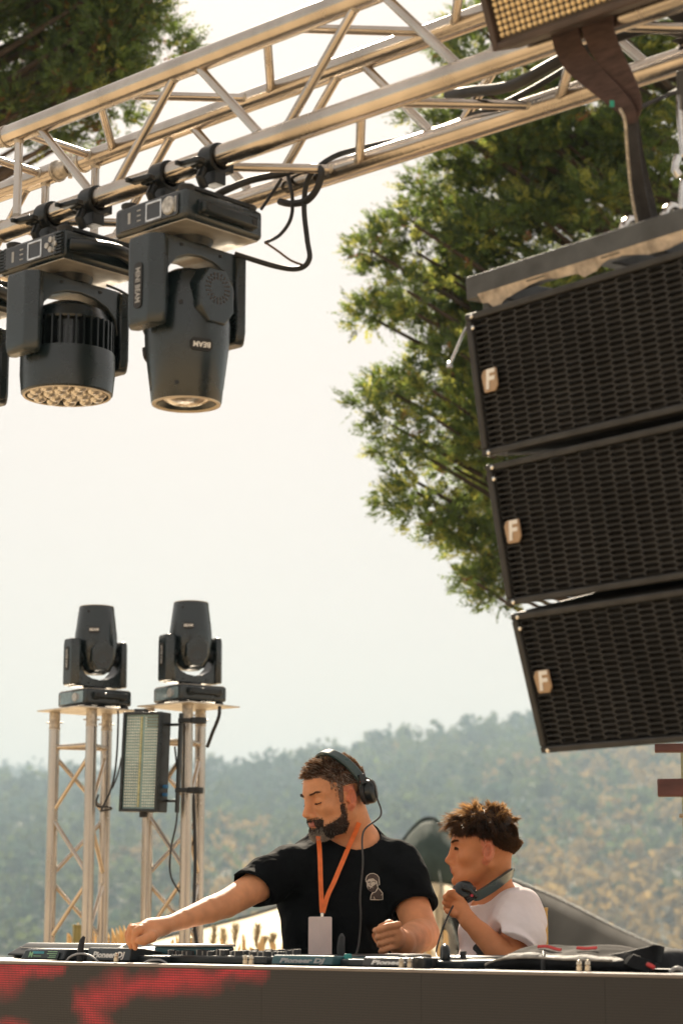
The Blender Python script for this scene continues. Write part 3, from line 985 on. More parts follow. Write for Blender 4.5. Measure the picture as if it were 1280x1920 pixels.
# ------------------------------------------------------------------ sling that carries the array
STR = mat('sling_brown', (0.055, 0.030, 0.026), 0.75, var=0.2, scale=30, bump=0.25, bscale=180, stretch=(1, 1, 4))
STB = mat('sling_black', (0.022, 0.021, 0.023), 0.7, var=0.2, scale=30, bump=0.25, bscale=180)
def ribbon(path, widths, wdir, thick=0.004):
    """a flat strap: path points, widths and the direction of its breadth at each point"""
    vs, fs = [], []
    k = len(path)
    for i, p in enumerate(path):
        p = V(p)
        t = (V(path[min(i + 1, k - 1)]) - V(path[max(i - 1, 0)])).normalized()
        w = V(wdir[i] if isinstance(wdir, list) else wdir)
        w = (w - t * w.dot(t)).normalized()
        nrm = t.cross(w)
        wd = widths[i] if isinstance(widths, (list, tuple)) else widths
        for sw, sn in ((-1, -1), (1, -1), (1, 1), (-1, 1)):
            vs.append(p + w * (sw * wd / 2) + nrm * (sn * thick / 2))
    for i in range(k - 1):
        for e in range(4):
            f = (e + 1) % 4
            fs.append((i * 4 + e, i * 4 + f, i * 4 + 4 + f, i * 4 + 4 + e))
    fs += [(3, 2, 1, 0), tuple(range(4 * k - 4, 4 * k))]
    return vs, fs
slg = thing('lifting_sling', 'brown and black fabric sling looped round the truss holding up the line array', 'sling')
ac, _ = hb(1112, 60, 0.0)
gather = at(1181, 228, 3.66)
top_f = st(ac, -0.030, ZC + 0.005)
def strap(name, p_list, w_list, matl, k=6, wd=U):
    pth = spline(p_list, k)
    ws = list(np.interp(np.linspace(0, len(w_list) - 1, len(pth)), range(len(w_list)), w_list))
    vs, fs = ribbon(pth, ws, wd)
    return MB().add(vs, fs).build(name, matl, slg, ang=60)
strap('strap', [st(ac + .03, 0.03, ZC + 0.030), st(ac + .03, -0.012, ZC + 0.031), st(ac + .032, -0.031, ZC + 0.002), st(ac + .036, -0.020, ZC - 0.05), gather + V((0.004, -0.012, 0.04)), gather], [0.070, 0.070, 0.072, 0.060, 0.034, 0.024], STR)
strap('strap', [st(ac - .045, 0.03, ZC + 0.031), st(ac - .045, -0.010, ZC + 0.032), st(ac - .043, -0.030, ZC + 0.0), st(ac - .030, -0.016, ZC - 0.06), gather + V((-0.012, -0.004, 0.03)), gather + V((0, 0, -0.004))], [0.06, 0.06, 0.062, 0.055, 0.035, 0.025], STR)
strap('strap', [st(ac + .06, WT - 0.03, ZC + 0.031), st(ac + .06, WT + 0.012, ZC + 0.031), st(ac + .06, WT + 0.031, ZC), st(ac + .05, WT + 0.005, ZC - 0.05), gather + V((0.012, 0.02, 0.03)), gather + V((0, 0.004, -0.004))], [0.06, 0.06, 0.06, 0.055, 0.035, 0.025], STB)
strap('strap', [st(ac + .07, 0.0, ZC + 0.036), st(ac + .09, 0.08, ZC + 0.050), st(ac + .10, 0.16, ZC + 0.045), st(ac + .08, WT + 0.01, ZC + 0.034)], [0.06, 0.06, 0.06, 0.06], STB)
fly_top = fm @ V((SPW / 2, 0.13, 0.09))
fly_top = fm @ V((SPW / 2 - 0.014, 0.13, 0.068))
strap('strap', [gather + V((0, -0.004, 0.015)), gather.lerp(fly_top, 0.25) + V((-.004, -.006, 0)), gather.lerp(fly_top, 0.7) + V((-.006, -.006, 0)), fly_top], [0.022, 0.026, 0.034, 0.036], STB)
strap('strap', [gather + V((0.006, 0.006, 0.012)), gather.lerp(fly_top, 0.3) + V((.006, .008, 0)), gather.lerp(fly_top, 0.7) + V((.010, .008, 0)), fly_top + V((.010, .008, 0))], [0.020, 0.024, 0.030, 0.030], STB, wd=V((0.9, 0.4, 0)))
sw = MB()
sw.tube(spline([gather + V((-0.02, -0.012, 0.02)), gather + V((-0.012, -0.014, -0.004)), gather.lerp(fly_top, 0.3) + V((-.017, -.014, 0)), gather.lerp(fly_top, 0.7) + V((-.021, -.014, 0)), fly_top + V((-0.014, -.014, -0.02))], 8), 0.0030, n=8)
tag(sw.build('steel_rope', mat('rope_steel', (0.50, 0.44, 0.35), 0.45, 0.5, var=0.2, scale=120, bump=0.5, bscale=400)), 'thin pale steel safety rope running down beside the sling', 'rope')
tg = MB().box((0, 0, 0), (0.008, 0.003, 0.012))
to = tg.build('sling_tag', mat('tag_green', (0.02, 0.30, 0.22), 0.5), slg)
to.location = gather + V((-0.034, -0.01, 0.030))
# chain hoist at the right edge
hk = thing('hoist_link', 'bright steel hook and link hanging at the right edge of the picture', 'hook')
h = MB()
hp = at(1276, 130, 3.72)
h.box(at(1277, 172, 3.72), (0.018, 0.012, 0.080))
h.build('hanger', CHAR, hk, bevel=0.003)
h = MB()
h.tube([at(1272, 180, 3.72), at(1274, 230, 3.72), at(1280, 292, 3.72)], 0.0062, n=10)
h.tube([at(1282, 180, 3.72), at(1284, 230, 3.72), at(1284, 292, 3.72)], 0.0062, n=10)
h.tube([at(1270, 292, 3.72), at(1266, 305, 3.72), at(1264, 318, 3.72), at(1272, 330, 3.72)], 0.0075, n=10)
h.build('link', STEEL, hk)
h = MB()
h.box(at(1283, 365, 3.72), (0.028, 0.012, 0.062), taper=0.6)
h.build('hook_body', STEEL, hk, bevel=0.004)

# ------------------------------------------------------------------ cables on the rig
CBL = mat('cable_black', (0.018, 0.019, 0.021), 0.55, var=0.15)
def cable(name, pts, r, label, k=8, n=8, matl=None):
    m = MB().tube(spline(pts, k), r, n=n)
    return tag(m.build(name, matl or CBL, ang=80), label, 'cable', 'cables')
def on(px, py, b):
    a, z = hb(px, py, b)
    return st(a, b, z)
cable('power_cable', [on(1290, 62, 0.16), on(1200, 55, 0.14), on(1060, 108, 0.10), on(960, 160, 0.12), on(880, 172, 0.16), on(840, 178, 0.2)], 0.0115, 'thick black cable sagging inside the truss above the loudspeakers')
cable('power_cable', [on(1100, 105, 0.21), on(1000, 165, 0.20), on(930, 200, 0.215), on(880, 218, 0.24), on(800, 250, 0.262), on(720, 268, 0.268), on(640, 288, 0.262), on(598, 312, 0.212), on(576, 340, 0.205), on(570, 390, 0.205), on(576, 450, 0.205), on(580, 485, 0.205), on(562, 503, 0.2), on(520, 500, 0.18), on(440, 476, 0.10)], 0.0062, 'black cable lying on the rear chord and looping down past the beam light')
cable('power_cable', [on(390, 375, 0.08), on(425, 356, 0.10), on(470, 338, 0.15), on(525, 326, 0.2), on(560, 318, 0.215), on(600, 316, 0.2), on(596, 350, 0.2), on(575, 376, 0.205), on(545, 382, 0.21), on(525, 378, 0.22)], 0.0082, 'thick black cable tied behind the beam light clamps')
cable('signal_cable', [on(540, 330, 0.21), on(548, 370, 0.205), on(545, 410, 0.2), on(525, 440, 0.18), on(498, 455, 0.13)], 0.0042, 'thin black cable curving down to the right side of the beam light')
cable('signal_cable', [on(528, 335, 0.21), on(512, 360, 0.2), on(490, 392, 0.16)], 0.0038, 'short thin cable between truss and the beam light base')
cable('signal_cable', [on(498, 455, 0.13), on(520, 470, 0.15), on(545, 488, 0.19), on(570, 498, 0.204)], 0.0026, 'thin brown signal lead joining the cable loop', matl=mat('lead_brown', (0.12, 0.07, 0.04), 0.5))
cable('signal_cable', [on(250, 560, 0.05), on(225, 545, 0.02), on(200, 535, 0.0)], 0.003, 'short black lead behind the two hanging lights')
cable('signal_cable', [at(221, 1330, 9.5), at(222, 1348, 9.46), at(219, 1420, 9.46), at(210, 1475, 9.46), at(190, 1520, 9.42)], 0.0045, 'black cable hanging down the right side of the left tower')
cable('signal_cable', [at(228, 1420, 9.4), at(222, 1450, 9.42), at(211, 1478, 9.45)], 0.0035, 'thin cable running from the panel light toward the left tower')
cable('signal_cable', [at(412, 1325, 9.45), at(410, 1345, 9.44), at(398, 1375, 9.45), at(389, 1400, 9.5)], 0.008, 'cable dropping behind the plate of the right tower')
cable('signal_cable', [at(328, 1400, 9.42), at(334, 1470, 9.40), at(331, 1540, 9.40), at(321, 1590, 9.40), at(320, 1640, 9.40), at(338, 1675, 9.40)], 0.0042, 'thin black cable dangling inside the right tower')
cable('signal_cable', [at(362, 1480, 9.5), at(366, 1600, 9.5), at(364, 1720, 9.45), at(372, 1790, 9.45)], 0.008, 'black cable running down the legs of the right tower')
cable('signal_cable', [at(185, 1490, 9.46), at(181, 1502, 9.44), at(184, 1512, 9.46), at(205, 1513, 9.44), at(208, 1517, 9.46), at(188, 1521, 9.46)], 0.0045, 'knot of black cable tied round the left tower')
# ------------------------------------------------------------------ DJ booth: LED wall, table and gear
BF = 0.634                      # stage depth of the LED face
BTOP = CAMZ - 0.109             # top of the LED wall
A_L, A_R = -2.35, 0.95
def led_material():
    m = bpy.data.materials.new('led_screen')
    m.use_nodes = True
    nt = m.node_tree
    n, l = nt.nodes, nt.links
    b = n['Principled BSDF']
    geo = n.new('ShaderNodeTexCoord')
    # stage coordinates of the point, from the world position
    pos = n.new('ShaderNodeNewGeometry')
    def vm(op, a, bb=None):
        x = n.new('ShaderNodeVectorMath'); x.operation = op
        for i, q in ((0, a), (1, bb)):
            if q is None: continue
            if isinstance(q, tuple): x.inputs[i].default_value = q
            else: l.new(q, x.inputs[i])
        return x
    def ma(op, a, bb=None, clamp=False):
        x = n.new('ShaderNodeMath'); x.operation = op; x.use_clamp = clamp
        for i, q in ((0, a), (1, bb)):
            if q is None: continue
            if isinstance(q, (int, float)): x.inputs[i].default_value = q
            else: l.new(q, x.inputs[i])
        return x.outputs[0]
    sub = vm('SUBTRACT', pos.outputs['Position'], tuple(SO))
    a = vm('DOT_PRODUCT', sub.outputs[0], tuple(U)).outputs['Value']
    sx = n.new('ShaderNodeSeparateXYZ'); l.new(pos.outputs['Position'], sx.inputs[0])
    z = sx.outputs[2]
    P = 0.00595
    ia, iz = ma('FLOOR', ma('DIVIDE', a, P)), ma('FLOOR', ma('DIVIDE', z, P))
    fa, fz = ma('FRACT', ma('DIVIDE', a, P)), ma('FRACT', ma('DIVIDE', z, P))
    da, dz = ma('ABSOLUTE', ma('SUBTRACT', fa, 0.5)), ma('ABSOLUTE', ma('SUBTRACT', fz, 0.5))
    dot = ma('LESS_THAN', ma('MAXIMUM', da, dz), 0.34)
    # blocky picture cells (4 x 4 diodes) of the clip that is playing
    ca, cz = ma('MULTIPLY', ma('FLOOR', ma('DIVIDE', ia, 2.0)), 2 * P), ma('MULTIPLY', iz, P)
    cv = n.new('ShaderNodeCombineXYZ'); l.new(ca, cv.inputs[0]); l.new(cz, cv.inputs[1])
    nz = n.new('ShaderNodeTexNoise'); nz.inputs['Scale'].default_value = 14; nz.inputs['Detail'].default_value = 3
    l.new(cv.outputs[0], nz.inputs['Vector'])
    wob = vm('SCALE', vm('SUBTRACT', nz.outputs['Color'], (0.5, 0.5, 0.5)).outputs[0]); wob.inputs['Scale'].default_value = 0.06
    cw = vm('ADD', cv.outputs[0], wob.outputs[0]).outputs[0]
    def seg(p, q, r):
        (x0, y0), (x1, y1) = hb(*p, BF), hb(*q, BF)
        p_, e = V((x0, y0, 0)), V((x1 - x0, y1 - y0, 0))
        w = vm('SUBTRACT', cw, tuple(p_)).outputs[0]
        t = ma('DIVIDE', vm('DOT_PRODUCT', w, tuple(e)).outputs['Value'], e.length_squared, True)
        t = ma('MINIMUM', ma('MAXIMUM', t, 0.0), 1.0)
        sc = vm('SCALE', tuple(e)); l.new(t, sc.inputs['Scale'])
        dd = vm('LENGTH', vm('MULTIPLY', vm('SUBTRACT', w, sc.outputs[0]).outputs[0], (1, 1, 0)).outputs[0]).outputs['Value']
        return ma('SUBTRACT', 1.0, ma('DIVIDE', dd, r), True)
    ss = [seg((190, 1935), (158, 1885), 0.065), seg((158, 1885), (225, 1852), 0.06), seg((225, 1852), (400, 1838), 0.042), seg((330, 1838), (485, 1822), 0.034), seg((-60, 1838), (30, 1824), 0.075), seg((40, 1826), (110, 1815), 0.035), seg((300, 1836), (360, 1832), 0.05), seg((-40, 1935), (40, 1940), 0.05)]
    mx = ss[0]
    for s in ss[1:]:
        mx = ma('MAXIMUM', mx, s)
    lum = ma('POWER', mx, 1.2)
    lum = ma('MULTIPLY', lum, ma('ADD', ma('MULTIPLY', nz.outputs[0], 1.3), 0.25))
    em = ma('MULTIPLY', lum, ma('ADD', ma('MULTIPLY', dot, 0.85), 0.15))
    l.new(ma('MULTIPLY', em, 0.27), b.inputs['Emission Strength'])
    b.inputs['Emission Color'].default_value = (1.0, 0.008, 0.028, 1)
    mix = n.new('ShaderNodeMix'); mix.data_type = 'RGBA'
    l.new(dot, mix.inputs[0])
    mix.inputs[6].default_value = (0.014, 0.013, 0.012, 1)
    mix.inputs[7].default_value = (0.034, 0.029, 0.026, 1)
    l.new(mix.outputs[2], b.inputs['Base Color'])
    b.inputs['Roughness'].default_value = 0.55
    bp = n.new('ShaderNodeBump'); bp.inputs['Strength'].default_value = 0.4; bp.inputs['Distance'].default_value = 0.002
    l.new(dot, bp.inputs['Height']); l.new(bp.outputs[0], b.inputs['Normal'])
    return m
LED = led_material()
wall = thing('led_wall', 'long dark LED screen wall forming the front of the DJ booth with red pattern', 'LED screen', SM)
a = A_L
while a < A_R - 0.01:
    pnl = MB().box((a + 0.25, BF + 0.0405, (BTOP + 0.4) / 2), (0.4996, 0.075, BTOP - 0.4 - 0.012)).build('screen_panel', BLKM, wall)
    MB().box((a + 0.25, BF + 0.0015, (BTOP + 0.4) / 2), (0.4994, 0.003, BTOP - 0.4 - 0.016)).build('diode_face', LED, pnl)
    a += 0.5
LIP = mat('booth_edge', (0.22, 0.19, 0.17), 0.5, 0.1, var=0.12, scale=8, stretch=(0.3, 4, 4))
MB().box(((A_L + A_R) / 2, BF + 0.034, BTOP - 0.003), (A_R - A_L, 0.07, 0.008)).build('top_rail', LIP, wall, bevel=0.002)
PINM = mat('pin_brass', (0.62, 0.54, 0.42), 0.3, 0.8, var=0.1)
def stud(px, py=1808):
    aa, _ = hb(px, py, BF + 0.03)
    p = MB().lathe([(0.0065, 0.0), (0.0065, 0.008), (0.005, 0.0095), (0.005, 0.012), (0.0062, 0.0135), (0.0056, 0.018), (0.003, 0.021), (0.0, 0.022)], 14, T((aa, BF + 0.03, BTOP + 0.004)))
    p.build('locating_pin', PINM, wall)
for px in (218, 460, 471, 752, 768, 1085, 1101):
    stud(px)
tb = thing('dj_table', 'long flat table top behind the LED wall carrying the DJ gear', 'table', SM)
TBL = mat('table_black', (0.05, 0.05, 0.05), 0.5, var=0.15)
BT = BTOP - 0.001
MB().box(((A_L + A_R) / 2, BF + 0.08 + 0.34, BT - 0.015), (A_R - A_L - 0.1, 0.66, 0.03)).build('table_top', TBL, tb, bevel=0.003)
for aa in (A_L + 0.2, -0.7, A_R - 0.2):
    for bb in (BF + 0.14, BF + 0.70):
        MB().cyl((aa, bb, 0.4), (aa, bb, BT - 0.03), 0.022, n=12).build('leg', BLKM, tb)

GB = BF + 0.080                 # front line of the gear
def gear_thing(name, label, cat, px, b=GB, yaw=0.0, group=None):
    aa, _ = hb(px, 1800, b)
    return thing(name, label, cat, SM @ T((aa, b, BT + 0.001)) @ RZ(yaw), group)
PLY = mat('player_shell', (0.022, 0.030, 0.036), 0.30, 0.0, var=0.1, scale=10, bump=0.02, bscale=300)
PLYT = mat('player_teal_gloss', (0.035, 0.105, 0.125), 0.22, 0.0, var=0.1, scale=8)
PLYG = mat('player_grey_shell', (0.050, 0.049, 0.048), 0.35, 0.0, var=0.1, scale=10)
def media_player(label, px0, px1, py_top, shell, yaw=0.0, hump_h=None, txt=GREYP):
    a0, _ = hb(px0, 1800, GB)
    a1, _ = hb(px1, 1800, GB)
    w = a1 - a0
    _, zt = hb((px0 + px1) / 2, py_top, GB + 0.01)
    hgt = zt - BT - 0.001
    t = thing('media_player', label, 'media player', SM @ T(((a0 + a1) / 2, GB, BT + 0.001)) @ RZ(yaw), 'media players on the booth table')
    b = MB()
    b.box((0.03, 0.215, 0.009), (w + 0.10, 0.37, 0.018))
    b.build('body', PLY, t, bevel=0.005)
    h = MB()
    # sloping raised screen section
    prof = [(0.0, 0.004), (0.006, hgt - 0.002), (0.012, hgt), (0.045, hgt - 0.001), (0.17, 0.019), (0.17, 0.004)]
    vs = [(-w / 2, y, z) for y, z in prof] + [(w / 2, y, z) for y, z in prof]
    k = len(prof)
    h.add(vs, [tuple(range(k)), tuple(range(2 * k - 1, k - 1, -1))] + [(i, k + i, k + (i + 1) % k, (i + 1) % k) for i in range(k)])
    hp = h.build('screen_section', shell, t, bevel=0.003)
    tl = math.atan2(0.006, hgt - 0.006)
    text_obj('lettering', 'Pioneer DJ', hgt * 0.58, T((0.0, 0.0022, hgt * 0.50)) @ RX(math.pi / 2 - tl), txt, hp, shear=0.16, bold=0.0007, sx=w * 0.80 / (hgt * 0.58 * 4.9))
    jw = MB().lathe([(0.103, 0.017), (0.103, 0.022), (0.098, 0.0255), (0.030, 0.026), (0.0, 0.026)], 40, T((0.03, 0.285, 0)))
    jw.build('jog_wheel', BLK, t)
    fr = MB()
    for i, (x, y) in enumerate(((-0.11, 0.36), (-0.08, 0.37), (0.16, 0.34))):
        fr.cyl((x, y, 0.017), (x, y, 0.022), 0.010, n=12)
    fr.build('button_group', GREYP, t)
    return t, w, hgt
p1, w1, h1 = media_player('black media player under the man’s reaching hand'.replace('’', "'"), 162, 243, 1777, PLY, txt=WHT)
p2, w2, h2 = media_player('media player with glossy teal rear face, in front of the name card', 508, 622, 1791, PLYT)
p3, w3, h3 = media_player("dark grey media player below the man's closed fist", 678, 800, 1795, PLYG, txt=WHT)

# perforated wedge behind the left players
PERF = mat('perforated_black', (0.045, 0.048, 0.050), 0.35, 0.3, var=0.15)
bw = GB + 0.20
a0, _ = hb(26, 1790, bw)
a1, _ = hb(268, 1790, bw)
wd = thing('stage_monitor', 'long low black wedge with perforated sloping top left of the players', 'wedge monitor', SM @ T((a0, bw, BT + 0.001)))
L = a1 - a0
_, zt = hb(150, 1769, bw + 0.02)
hgt = zt - BT
m = MB()
prof = [(0.0, 0.0), (-0.03, 0.012), (0.0, hgt - 0.012), (0.02, hgt), (0.20, hgt * 0.9), (0.24, 0.0)]
vs = [(0.0 + 0.03 * (z > 0.02), y, z) for y, z in prof] + [(L - 0.10 * (z > 0.02), y, z) for y, z in prof]
k = len(prof)
m.add(vs, [tuple(range(k)), tuple(range(2 * k - 1, k - 1, -1))] + [(i, k + i, k + (i + 1) % k, (i + 1) % k) for i in range(k)])
m.build('housing', PERF, wd, bevel=0.006)
pr = MB()
nx, ny = 84, 5
for i in range(nx):
    for j in range(ny):
        u_, v_ = (i + 0.5) / nx, (j + 0.5) / ny
        x = 0.04 + (L - 0.14) * u_
        pr.box((x, -0.002 + 0.004 * 0 - 0.0 + (0.0 - (-0.0)) * v_ - 0.012 * (1 - v_) * 0.6, 0.016 + (hgt - 0.03) * v_), (0.0055, 0.004, 0.0045))
pr.build('perforation_studs', mat('stud_grey', (0.42, 0.40, 0.37), 0.35, 0.5), wd, kind='stuff', smooth=False)
# device with a sticker
sb = GB + 0.03
a0, _ = hb(38, 1795, sb)
a1, _ = hb(118, 1795, sb)
fxu = thing('effects_unit', 'small black box with green and blue sticker at the left end of the booth', 'effects unit', SM @ T(((a0 + a1) / 2, sb, BT + 0.001)))
w = a1 - a0
hh = hb(80, 1780, sb)[1] - BT
m = MB()
prof = [(0.0, 0.003), (0.012, hh - 0.002), (0.018, hh), (0.10, hh), (0.15, 0.012), (0.15, 0.003)]
vs = [(-w / 2 + 0.01 * (z > .02), y, z) for y, z in prof] + [(w / 2 + 0.03 * (y > .05), y, z) for y, z in prof]
k = len(prof)
m.add(vs, [tuple(range(k)), tuple(range(2 * k - 1, k - 1, -1))] + [(i, k + i, k + (i + 1) % k, (i + 1) % k) for i in range(k)])
hs = m.build('housing', PLY, fxu, bevel=0.004)
sm = T((0.0, 0.0015, hh * 0.5)) @ RX(math.pi / 2 - math.atan2(0.012, hh))
stk = MB().prism(rrect(w * 0.80, hh * 0.62, 0.002), -0.001, 0.0012, sm).build('sticker', mat('sticker_dark', (0.02, 0.035, 0.035), 0.35), fxu)
SG, SB2 = mat('sticker_green', (0.30, 0.55, 0.30), 0.5), mat('sticker_blue', (0.05, 0.28, 0.34), 0.5)
text_obj('lettering', 'M', hh * 0.72, sm @ T((-w * 0.24, -0.001, 0.0015)), SG, stk, bold=0.0006)
bl = MB()
bl.box(sm @ V((-0.015, 0.006, 0.0016)), (w * 0.27, 0.0006, hh * 0.22), rot=RX(-0.2))
bl.build('printed_block', SB2, stk)
for i, (x, y, ww) in enumerate(((0.045, 0.009, .22), (0.045, 0.003, .24), (0.050, -0.003, .16), (0.048, -0.008, .18), (-0.015, -0.004, .18))):
    MB().box(sm @ V((x, y, 0.0016)), (w * ww, 0.0006, hh * 0.055), rot=RX(-0.2)).build('printed_line', SG, stk)

# mixer with knobs
mb_ = GB + 0.10
a0, _ = hb(322, 1795, mb_)
a1, _ = hb(512, 1795, mb_)
mxr = thing('dj_mixer', 'flat DJ mixer crowded with black knobs and faders', 'mixer', SM @ T((a0, mb_, BT + 0.001)))
L = a1 - a0
MX1 = mat('mixer_top', (0.10, 0.11, 0.11), 0.3, 0.3, var=0.15)
MB().box((L / 2 - 0.10, 0.15, 0.009), (L + 0.22, 0.36, 0.018)).build('body', BLK, mxr, bevel=0.004)
MB().box((L / 2 - 0.10, 0.15, 0.0187), (L + 0.21, 0.35, 0.002)).build('face_plate', MX1, mxr)
KNB = [mat('knob_black', (0.018, 0.020, 0.022), 0.4, var=0.1), mat('knob_edge', (0.45, 0.43, 0.40), 0.35, 0.3, var=0.1)]
kr = random.Random(3)
nk = 15
for i in range(nk):
    for j in range(3):
        if kr.random() < 0.12: continue
        x = 0.005 + (L - 0.02) * i / (nk - 1) + kr.uniform(-.004, .004)
        y = 0.0 + j * 0.05 + kr.uniform(-.006, .006)
        hk_ = 0.009 + 0.006 * kr.random() + 0.001 * j
        kk = MB()
        kk.cyl((x, y, 0.018), (x, y, 0.020 + hk_), 0.0105, 0.0092, n=12, mi=0)
        kk.box((x - 0.009, y - 0.005, 0.019 + hk_ * 0.5), (0.0035, 0.004, hk_ * 0.96), mi=1)
        kk.build('knob', KNB, mxr)
# slim silver-topped unit between player and mixer
a0, _ = hb(283, 1795, GB + 0.12)
a1, _ = hb(372, 1795, GB + 0.12)
su = thing('jog_unit', 'slim black deck with pale metal top beside the mixer', 'deck', SM @ T(((a0 + a1) / 2, GB + 0.12, BT + 0.0205)))
MB().prism(rrect(a1 - a0, 0.15, 0.03), 0.0, 0.020, T((0, 0.07, 0))).build('body', PLYT, su, bevel=0.004)
MB().prism(rrect(a1 - a0 + 0.008, 0.158, 0.033), 0.020, 0.026, T((0, 0.07, 0))).build('top_ring', SILV, su, bevel=0.002)
# low cable loops on the table
LEADG = mat('lead_grey', (0.32, 0.33, 0.34), 0.4, var=0.1)
def tcable(label, pts, r, matl=CBL):
    return cable('audio_lead', [on(px, py, b) for px, py, b in pts], r, label, matl=matl)
tcable('grey lead arching over the table between the two left boxes', [(122, 1806, GB - .02), (132, 1794, GB - .02), (150, 1788, GB - .02), (170, 1792, GB - .02), (186, 1804, GB - .02)], 0.0026, LEADG)
tcable('grey lead arching beside the mixer', [(268, 1807, GB - .02), (280, 1801, GB - .02), (300, 1800, GB - .02), (316, 1808, GB - .02)], 0.0026, LEADG)
ul = MB()
aa, _ = hb(151, 1790, GB + 0.01)
ul.tube([(aa, GB + 0.01, BT + 0.001), (aa, GB + 0.01, BT + 0.03), (aa + 0.001, GB + 0.014, BT + 0.055), (aa + 0.002, GB + 0.02, BT + 0.066)], [0.010, 0.009, 0.0075, 0.004], n=10)
o = ul.build('microphone_clip', RUB, bevel=0)
o.matrix_world = SM
tag(o, 'small upright black clip between the two left boxes', 'clip')
ul = MB()
aa, _ = hb(639, 1790, GB + 0.16)
ul.tube([(aa, GB + 0.16, BT + 0.001), (aa, GB + 0.16, BT + 0.045), (aa - 0.002, GB + 0.165, BT + 0.068), (aa - 0.006, GB + 0.17, BT + 0.076)], [0.010, 0.010, 0.008, 0.003], n=10)
o = ul.build('adapter_plug', RUB)
o.matrix_world = SM
tag(o, "small upright black plug right of the man's name card", 'plug')
aa, _ = hb(652, 1800, GB + 0.05)
tg_ = MB().box((aa, GB + 0.05, BT + 0.016), (0.008, 0.022, 0.030))
o = tg_.build('memory_stick', mat('stick_teal', (0.03, 0.32, 0.30), 0.25, var=0.1), bevel=0.003)
o.matrix_world = SM
tag(o, 'teal memory stick standing beside the dark grey media player', 'memory stick')
# effects box with small knobs right of player three
a0, _ = hb(812, 1800, GB + 0.12)
a1, _ = hb(962, 1800, GB + 0.12)
lc = thing('lighting_console', 'flat silver topped console in front of the boy', 'console', SM @ T(((a0 + a1) / 2, GB + 0.12, BT + 0.001)))
MB().box((0, 0.10, 0.008), (a1 - a0, 0.20, 0.016)).build('body', CHAR, lc, bevel=0.003)
MB().box((0, 0.10, 0.0175), (a1 - a0 + 0.004, 0.204, 0.003)).build('top_plate', SILV, lc, bevel=0.001)
ak = hb(868, 1800, GB + 0.14)[0] - (a0 + a1) / 2
MB().cyl((ak, 0.02, 0.0185), (ak, 0.02, 0.038), 0.0075, n=14).build('knob', RUB, lc, bevel=0.001)
# black disc standing on edge (ear cushion)
aa, zz_ = hb(834, 1795, GB + 0.06)
ec = MB().lathe([(0.0, 0.006), (0.016, 0.0065), (0.022, 0.009), (0.026, 0.006), (0.028, 0.0), (0.026, -0.006), (0.022, -0.009), (0.016, -0.0065), (0.0, -0.006)], 28)
o = ec.build('ear_cushion', BLK)
o.matrix_world = SM @ T((aa, GB + 0.06, BT + 0.0285)) @ RZ(R(48)) @ RY(math.pi / 2) 
tag(o, 'round black ear cushion standing on edge between player and console', 'ear cushion')
cb = MB()
aa, _ = hb(786, 1806, GB - 0.03)
cb.box((aa, GB - 0.02, BT + 0.014), (0.040, 0.03, 0.026))
o = cb.build('plug_box', BLK, bevel=0.004)
o.matrix_world = SM
tag(o, 'tiny black adapter box on the table edge beside the steel pins', 'adapter')

# ------------------------------------------------------------------ backpack lying on the right end
BAG = mat('bag_nylon', (0.010, 0.011, 0.013), 0.6, var=0.25, scale=16, bump=0.4, bscale=26, spec=0.10)
BAGL = mat('bag_panel_grey', (0.045, 0.041, 0.038), 0.8, spec=0.03, var=0.3, scale=9, bump=0.5, bscale=24)
RED = mat('bag_red_trim', (0.62, 0.05, 0.05), 0.45, var=0.15)
bb0 = GB + 0.02
def bag_pt(px, py, b): 
    aa, z = hb(px, py, b)
    return aa, z
bagt = thing('backpack', 'black backpack with red trim lying flat on the right end of the booth', 'backpack', SM)
top_px = [(948, 1812), (956, 1800), (985, 1785), (1010, 1775), (1060, 1772), (1120, 1777), (1180, 1781), (1225, 1781), (1255, 1786), (1268, 1798), (1272, 1815)]
prof = [bag_pt(px, py, bb0 + 0.12) for px, py in top_px]
rows = []
for b, k, up in ((bb0, 0.42, 0), (bb0 - 0.006, 0.55, 0), (bb0 + 0.012, 0.72, 0), (bb0 + 0.06, 0.93, 1), (bb0 + 0.12, 1.0, 1), (bb0 + 0.22, 0.97, 1), (bb0 + 0.30, 0.8, 1), (bb0 + 0.34, 0.4, 1)):
    rows.append([(aa + (0.01 if k < .6 else 0) * (1 if aa < .3 else -1), b + 0.004 * math.sin(i * 2.1 + k * 7), BT + 0.002 + max(0.0, (z - BT)) * k * (1 + 0.05 * math.sin(i * 1.7 + b * 40))) for i, (aa, z) in enumerate(spl)] if False else None)
fine = []
xs = [p[0] for p in prof]
zs = [p[1] for p in prof]
NX = 44
rows = []
spec_rows = [(0.004, 0.0), (-0.004, 0.16), (-0.006, 0.34), (0.0, 0.50), (0.014, 0.66), (0.05, 0.86), (0.10, 0.98), (0.16, 1.0), (0.24, 0.95), (0.31, 0.75), (0.345, 0.4), (0.35, 0.0)]
for q, (db, k) in enumerate(spec_rows):
    row = []
    for i in range(NX + 1):
        u_ = i / NX
        aa = xs[0] + (xs[-1] - xs[0]) * u_
        z = np.interp(aa, xs, zs) - BT
        wr = 0.0042 * math.sin(u_ * 17 + q * 0.7) + 0.0018 * math.sin(u_ * 43 - q * 1.7)
        endk = min(1, 6 * u_, 6 * (1 - u_))
        row.append((aa + (0.5 - u_) * 0.02 * (1 - endk), bb0 + db * (0.6 + 0.4 * endk) + 0.03 * (1 - endk), BT + 0.002 + max(0, z) * k + wr * k * endk * (0.25 if q < 4 else 1)))
    rows.append(row)
vs = [p for r_ in rows for p in r_]
w = NX + 1
